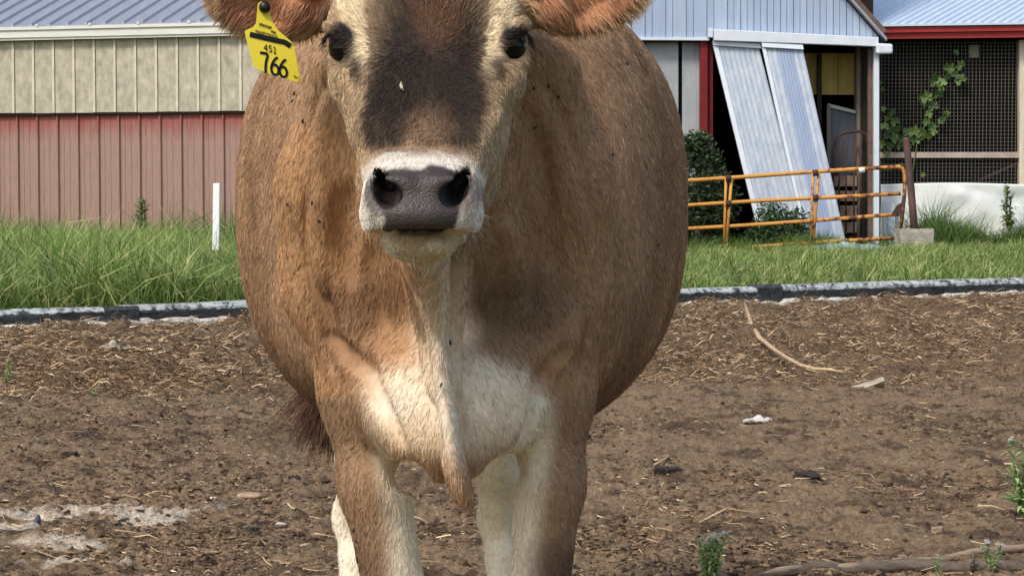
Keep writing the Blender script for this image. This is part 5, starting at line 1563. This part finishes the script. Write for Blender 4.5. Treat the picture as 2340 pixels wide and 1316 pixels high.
rad = np.linspace(1, .25, k)[None, :] * (.00034 + .00022 * RNG.random(NH))[:, None] * np.sqrt(root[:, 1] / 2.6)[:, None]
tuft = fbm(root[:, 0] * 170, root[:, 1] * 170, root[:, 2] * 90, 2, 77)
var = np.exp(RNG.standard_normal(NH) * .26 + .28 * tuft + .22 * (h4 - .5))
tint = np.clip(col * var[:, None] * 1.08, 0, .92)
warm = RNG.random(NH)[:, None] * (.14 + .10 * (hm > .5)[:, None])
tint = tint * (1 - warm) + warm * np.array([.58, .46, .34]) * np.clip(col.mean(1) / .2, .12, 1.3)[:, None]
hair_object('coat_hair', pts, rad, np.clip(tint, 0, 1), body)

# ---- eyes
def eye_material():
    m = bpy.data.materials.new('eye'); m.use_nodes = True
    b = m.node_tree.nodes['Principled BSDF']
    b.inputs['Base Color'].default_value = (.004, .0035, .003, 1); b.inputs['Roughness'].default_value = .08
    b.inputs['Specular IOR Level'].default_value = .5
    b.inputs['Specular IOR Level'].default_value = .22
    return m
EYE_MAT = eye_material()
LASH = material('lash', (.012, .010, .010), .6)
WHITE_EYE = material('eye_corner', srgb(196, 168, 150), .3)
def uv_sphere(c, r, name, mat, parent, seg=28, rings=18):
    vs, fs = [], []
    for i in range(rings + 1):
        th = math.pi * i / rings
        for j in range(seg):
            ph = 2 * math.pi * j / seg
            vs.append((c[0] + r[0] * math.sin(th) * math.cos(ph), c[1] + r[1] * math.sin(th) * math.sin(ph), c[2] + r[2] * math.cos(th)))
    for i in range(rings):
        for j in range(seg):
            fs.append((i * seg + j, i * seg + (j + 1) % seg, (i + 1) * seg + (j + 1) % seg, (i + 1) * seg + j))
    return mesh_py(name, vs, fs, mat, parent, True)
EYE_R = .0272
for e, ax, sx, bs in EYES:
    up, sd = Vector(bs[1]), Vector(bs[2])
    eye = uv_sphere(e, (EYE_R,) * 3, 'eye', EYE_MAT, cow)
    # pale inner corner
    inn = sd if (sd.x * sx < 0) else -sd
    uv_sphere(e + ax * .0185 + inn * .0125 - up * .009, (.0045, .0035, .0065), 'eye_corner', WHITE_EYE, eye, 12, 8)
    # lashes
    n = 70; pl = np.zeros((n, 4, 3))
    for i in range(n):
        t = random.uniform(-1, .9)
        out = -inn
        r0 = e + ax * (.0290 - .007 * t * t) + up * (.0185 - .013 * t * t) + out * (.0170 * t)
        dirv = (ax * .55 + out * (.45 + .35 * t) - up * random.uniform(.05, .35)).normalized()
        ln = random.uniform(.006, .013)
        for kk in range(4):
            s = kk / 3
            pl[i, kk] = r0 + dirv * ln * s - Vector((0, 0, 1)) * (ln * .45 * s * s)
    rr = np.tile(np.array([.00042, .0004, .0003, .00012]), (n, 1))
    hair_object('eyelashes', pl, rr, np.tile([.012, .01, .01], (n, 1)), eye)

# ---- long hair fringing the ears, and the tail switch
fr, fc, frad = [], [], []
for base, ax, up, nrm, L, s in EARS:
    for i in range(3600):
        a = random.uniform(0, 2 * math.pi)
        inside = random.random() < .42
        rr = random.uniform(.1, .72) if inside else random.uniform(.90, 1.0)
        c0 = base + ax * (L * .52) + ax * (L * .53 * rr * math.cos(a)) + up * (.050 * rr * math.sin(a)) + nrm * (-.004 if inside else .006)
        d = (ax * (math.cos(a) * .8 + .25) + up * math.sin(a) + nrm * random.uniform(.15, .5)).normalized()
        if inside: d = (ax * .9 + up * (random.uniform(-.6, .6) - .25 * s * 0) + nrm * random.uniform(.2, .6) - Vector((0, 0, .25))).normalized()
        ln = random.uniform(.006, .019) if not inside else random.uniform(.006, .015)
        st = [c0 + d * ln * t - Vector((0, 0, 1)) * (ln * .30 * t * t) for t in (0, .33, .66, 1)]
        fr.append(st)
        v = math.exp(random.gauss(0, .3))
        base_c = np.array(srgb(152, 112, 82)) if inside else (np.array(srgb(208, 180, 144)) if random.random() < .7 else np.array(srgb(160, 118, 84)))
        fc.append(np.clip(base_c * v, 0, .9)); frad.append([.00040, .00036, .00026, .0001])
hair_object('ear_hair', np.array([[tuple(p) for p in s] for s in fr]), np.array(frad), np.array(fc), body)
n = 4200; tp = np.zeros((n, 5, 3)); tcol = np.zeros((n, 3))
for i in range(n):
    a = TAIL[-1].lerp(TAIL[-2], random.random() ** 1.5 * .30) + Vector([random.gauss(0, .006) for _ in range(3)])
    d = Vector((random.gauss(-.12, .42), random.gauss(0, .4), -1 + random.gauss(0, .2))).normalized()
    ln = random.uniform(.05, .20)
    b = Vector((random.gauss(.1, .35), random.gauss(0, .3), -.5))
    for kk in range(5):
        s = kk / 4
        tp[i, kk] = a + d * ln * s + b * (ln * .4 * s * s)
    tcol[i] = np.array(srgb(88, 64, 50)) * math.exp(random.gauss(0, .35))
hair_object('tail_switch', tp, np.tile([.0010, .0010, .0009, .0006, .0003], (n, 1)), tcol, body)

# whiskers round the lips and chin
wi = np.where((LEATHER < .5) & (COW_V[:, 1] < 2.50) & (PY > 470) & (PY < 590))[0]
wi = RNG.choice(wi, 60)
wp_ = np.zeros((60, 4, 3))
for j, i_ in enumerate(wi):
    d = Vector(COW_N[i_]) * .8 + Vector((random.uniform(-.5, .5), -.1, random.uniform(-.6, .3))); d.normalize()
    ln = random.uniform(.005, .013)
    for kk in range(4):
        s_ = kk / 3; wp_[j, kk] = Vector(COW_V[i_]) + d * ln * s_ - Vector((0, 0, ln * .35 * s_ * s_))
hair_object('whiskers', wp_, np.tile([.0002, .0002, .00016, .0001], (60, 1)), np.tile(srgb(186, 176, 160), (60, 1)), body)
# ================================================================== ear tag and flies
YT = 2.655
yel = material('yellow_tag', srgb(226, 206, 56), .45, .4, col2=srgb(212, 190, 50), nscale=30, namount=.9)
ink = material('black_ink', srgb(22, 22, 24), .6, .2)
faint = material('faded_print', srgb(112, 104, 44), .6, .2)
btn = material('black_button', srgb(14, 14, 16), .35, .4)
tagr = empty('ear_tag', P(603, 15, YT)); tag(tagr, 'yellow plastic ear tag marked 451 and 766 hanging from the cow\'s ear', 'ear tag')
def T(px, py, lift=0.0):
    """tag plane: turned a little so that its far edge recedes"""
    Y = YT + (px - 603) * .00022 - (py - 15) * .00012
    return P(px, py, Y - lift)
outline = [(590, 10), (597, 5), (607, 6), (614, 14), (616, 34), (622, 52), (634, 70), (650, 84), (666, 98), (672, 112), (678, 145), (684, 180), (680, 187), (668, 184), (640, 176), (606, 164), (586, 156), (580, 150), (572, 120), (562, 84), (560, 73), (566, 69), (578, 64), (586, 54), (588, 34)]
n_ = len(outline)
vs = [T(a, b) for a, b in outline] + [T(a, b) + Vector((0, .0028, 0)) for a, b in outline]
fs = [tuple(range(n_)), tuple(range(2 * n_ - 1, n_ - 1, -1))] + [(i_, (i_ + 1) % n_, n_ + (i_ + 1) % n_, n_ + i_) for i_ in range(n_)]
pl_ = mesh_py('plate', vs, fs, yel, tagr)
bmm = pl_.modifiers.new('bevel', 'BEVEL'); bmm.width = .0006; bmm.segments = 2
bc = T(606, 18)
mb = MB(); mb.tube([bc + Vector((0, .012, 0)), bc + Vector((0, -.004, 0)), bc + Vector((0, -.009, 0)), bc + Vector((0, -.011, 0))], [.0040, .0072, .0066, .003], 18)
mb.build('button', btn, tagr, True)
def stroke(name, pts, w, mat):
    """flat printed stroke following pts on the tag face"""
    q = []
    for k in range(len(pts) - 1):
        for t in np.linspace(0, 1, 6, endpoint=False): q.append((pts[k][0] + (pts[k + 1][0] - pts[k][0]) * t, pts[k][1] + (pts[k + 1][1] - pts[k][1]) * t))
    q.append(pts[-1])
    vs, fs = [], []
    for k, (a, b) in enumerate(q):
        a0, b0 = q[max(0, k - 1)]; a1, b1 = q[min(len(q) - 1, k + 1)]
        dx, dy = a1 - a0, b1 - b0; l = math.hypot(dx, dy) or 1
        nx, ny = -dy / l * w / 2, dx / l * w / 2
        vs += [T(a + nx, b + ny, .0007), T(a - nx, b - ny, .0007)]
        if k: fs.append((2 * k - 2, 2 * k - 1, 2 * k + 1, 2 * k))
    o = mesh_py(name, vs, fs, mat, pl_)
    md = o.modifiers.new('thick', 'SOLIDIFY'); md.thickness = .0004
    return o
def place(glyph, ox, oy, sx, sy, sh):
    return [(ox + x * sx, oy + y * sy + x * sx * sh) for x, y in glyph]
def arc(cx, cy, rx, ry, a0, a1, n=14):
    return [(cx + rx * math.cos(math.radians(a)), cy + ry * math.sin(math.radians(a))) for a in np.linspace(a0, a1, n)]
SEVEN = [(0, .06), (.75, .02), (.92, .10), (.72, .45), (.66, .75), (.70, 1.0)]
SIX = [(.78, .02), (.50, .16), (.26, .38), (.12, .64)] + arc(.50, .72, .38, .27, 180, -180, 20)
SH = .27
stroke('digit', place(SEVEN, 594, 118, 19, 46, SH), 5.6, ink)
stroke('digit', place(SIX, 617, 126, 22, 43, SH), 5.4, ink)
stroke('digit', place(SIX, 636, 131, 22, 43, SH), 5.4, ink)
stroke('digit', place([(.62, 1), (.62, 0), (0, .66), (.95, .66)], 603, 101, 9, 15, SH), 1.6, ink)
stroke('digit', place([(.85, 0), (.15, 0), (.1, .42), (.5, .38), (.88, .60), (.75, .92), (.35, 1), (.05, .86)], 614, 104, 7.5, 15, SH), 1.6, ink)
stroke('digit', place([(.18, .2), (.5, 0), (.5, 1)], 624, 107, 7.5, 15, SH), 1.7, ink)
stroke('digit', place([(.1, 1), (.95, 1)], 624, 107, 7.5, 15, SH), 1.3, ink)
stroke('marker_bar', [(571, 79), (595, 85), (625, 92), (650, 97), (664, 106)], 11.5, ink)
# small faded print lines, broken into letter-like marks
def small_print(x0, y0, x1, y1, h, n, mat):
    for k in range(n):
        t = k / n; x = x0 + (x1 - x0) * t; y = y0 + (y1 - y0) * t; w = (x1 - x0) / n * .62
        g = random.choice(([(0, 1), (0, 0), (1, 0), (1, .5), (0, .5)], [(0, 0), (0, 1), (1, 1), (1, 0)], [(1, 0), (0, .2), (0, .9), (1, 1)], [(0, 1), (.5, 0), (1, 1)]))
        stroke('letter', place(g, x, y, w, h, SH), .9, mat)
small_print(593, 53, 621, 62, 6, 8, material('dark_print', srgb(70, 64, 30), .6))
small_print(584, 69, 636, 82, 6, 14, faint)
small_print(619, 70, 631, 74, 4, 5, bpy.data.materials['dark_print'])
for (a, b, c_, d) in ((674, 174, 678, 180), (671, 172, 674, 178), (678, 176, 682, 178)): stroke('scuff', [(a, b), (c_, d)], 1.5, faint)

# flies resting on the coat
fly_body = material('fly_body', srgb(24, 20, 18), .4, .4); fly_wing = material('fly_wing', srgb(150, 140, 126), .4, .4)
tree_v = COW_V
cpx, cpy = unproject(COW_V)
def on_cow(px, py):
    d2 = (cpx - px) ** 2 + (cpy - py) ** 2
    c = np.where(d2 < 9 ** 2)[0]
    return c[np.argmin(COW_V[c, 1])] if len(c) else None
GRP = 'flies on the cow'
fly_spots = [(671, 214, 'flank just under the ear tag, upper of two'), (668, 229, 'flank just under the ear tag, lower of two'), (691, 277, 'flank midway between ear tag and muzzle'), (712, 467, 'shoulder edge level with the nostrils'), (727, 508, 'neck nearest the white muzzle'),
             (656, 468, 'flank level with the nostrils, near the white post'), (612, 654, 'lower flank above the black rail'), (1223, 202, 'neck beside the right-hand cheek, nearest the eye'), (1259, 200, 'neck below the untagged ear, upper of two'), (1275, 225, 'neck below the untagged ear, lower of two'), (1221, 298, 'neck beside the jaw, below the others'),
             (1403, 355, 'side of the barrel, level with the muzzle top'), (1503, 566, 'barrel nearest the orange gate'), (1434, 146, 'upper barrel below the untagged ear'), (1028, 785, 'dewlap fold'), (1004, 875, 'pale brisket'), (1345, 1000, 'outer edge of the darker front leg'), (808, 1208, 'front leg beside the pale hind leg, top of three'), (813, 1240, 'front leg beside the pale hind leg, middle of three'), (818, 1285, 'front leg beside the pale hind leg, lowest of three')]
def make_fly(p, n, yaw):
    n = Vector(n).normalized(); t = Vector((math.cos(yaw), 0, math.sin(yaw))); t = (t - n * t.dot(n)).normalized(); b = n.cross(t)
    p = Vector(p) + n * .005
    S_ = .72
    t, b = t * S_, b * S_
    root = empty('fly', p)
    MB().tube([p - t * .0045, p - t * .002, p + t * .001, p + t * .003, p + t * .0048], [.0006, .0015, .0015, .0012, .0010], 7).build('body', fly_body, root, True)
    for s in (-1, 1):
        a = p + n * .0012 + b * s * .001
        MB().slab(a, a - t * .006 + b * s * .0022, a - t * .0075 + b * s * .001, a - t * .005, n * .0002).build('wing', fly_wing, root)
    return root
for k, (a, b, where) in enumerate(fly_spots):
    i_ = on_cow(a, b)
    if i_ is None: continue
    f_ = make_fly(COW_V[i_], COW_N[i_], random.uniform(0, 6.28))
    tag(f_, 'small black fly on the ' + where, 'fly', GRP)
# pale moth-like fly on the dark forehead
i_ = on_cow(914, 200); p, n = Vector(COW_V[i_]), Vector(COW_N[i_])
mth = empty('moth', p); tag(mth, 'tiny pale grey moth on the dark forehead of the cow', 'moth')
q = p + n * .006
MB().slab(q + Vector((0, 0, .006)), q + Vector((.003, 0, -.005)), q + Vector((0, 0, -.003)), q + Vector((-.002, 0, .001)), n * .0008).build('wing', material('moth_wing', srgb(206, 196, 176), .7), mth)
MB().tube([q + Vector((.001, 0, -.006)), q + Vector((.001, 0, -.002))], [.001, .0014], 6).build('body', fly_body, mth, True)
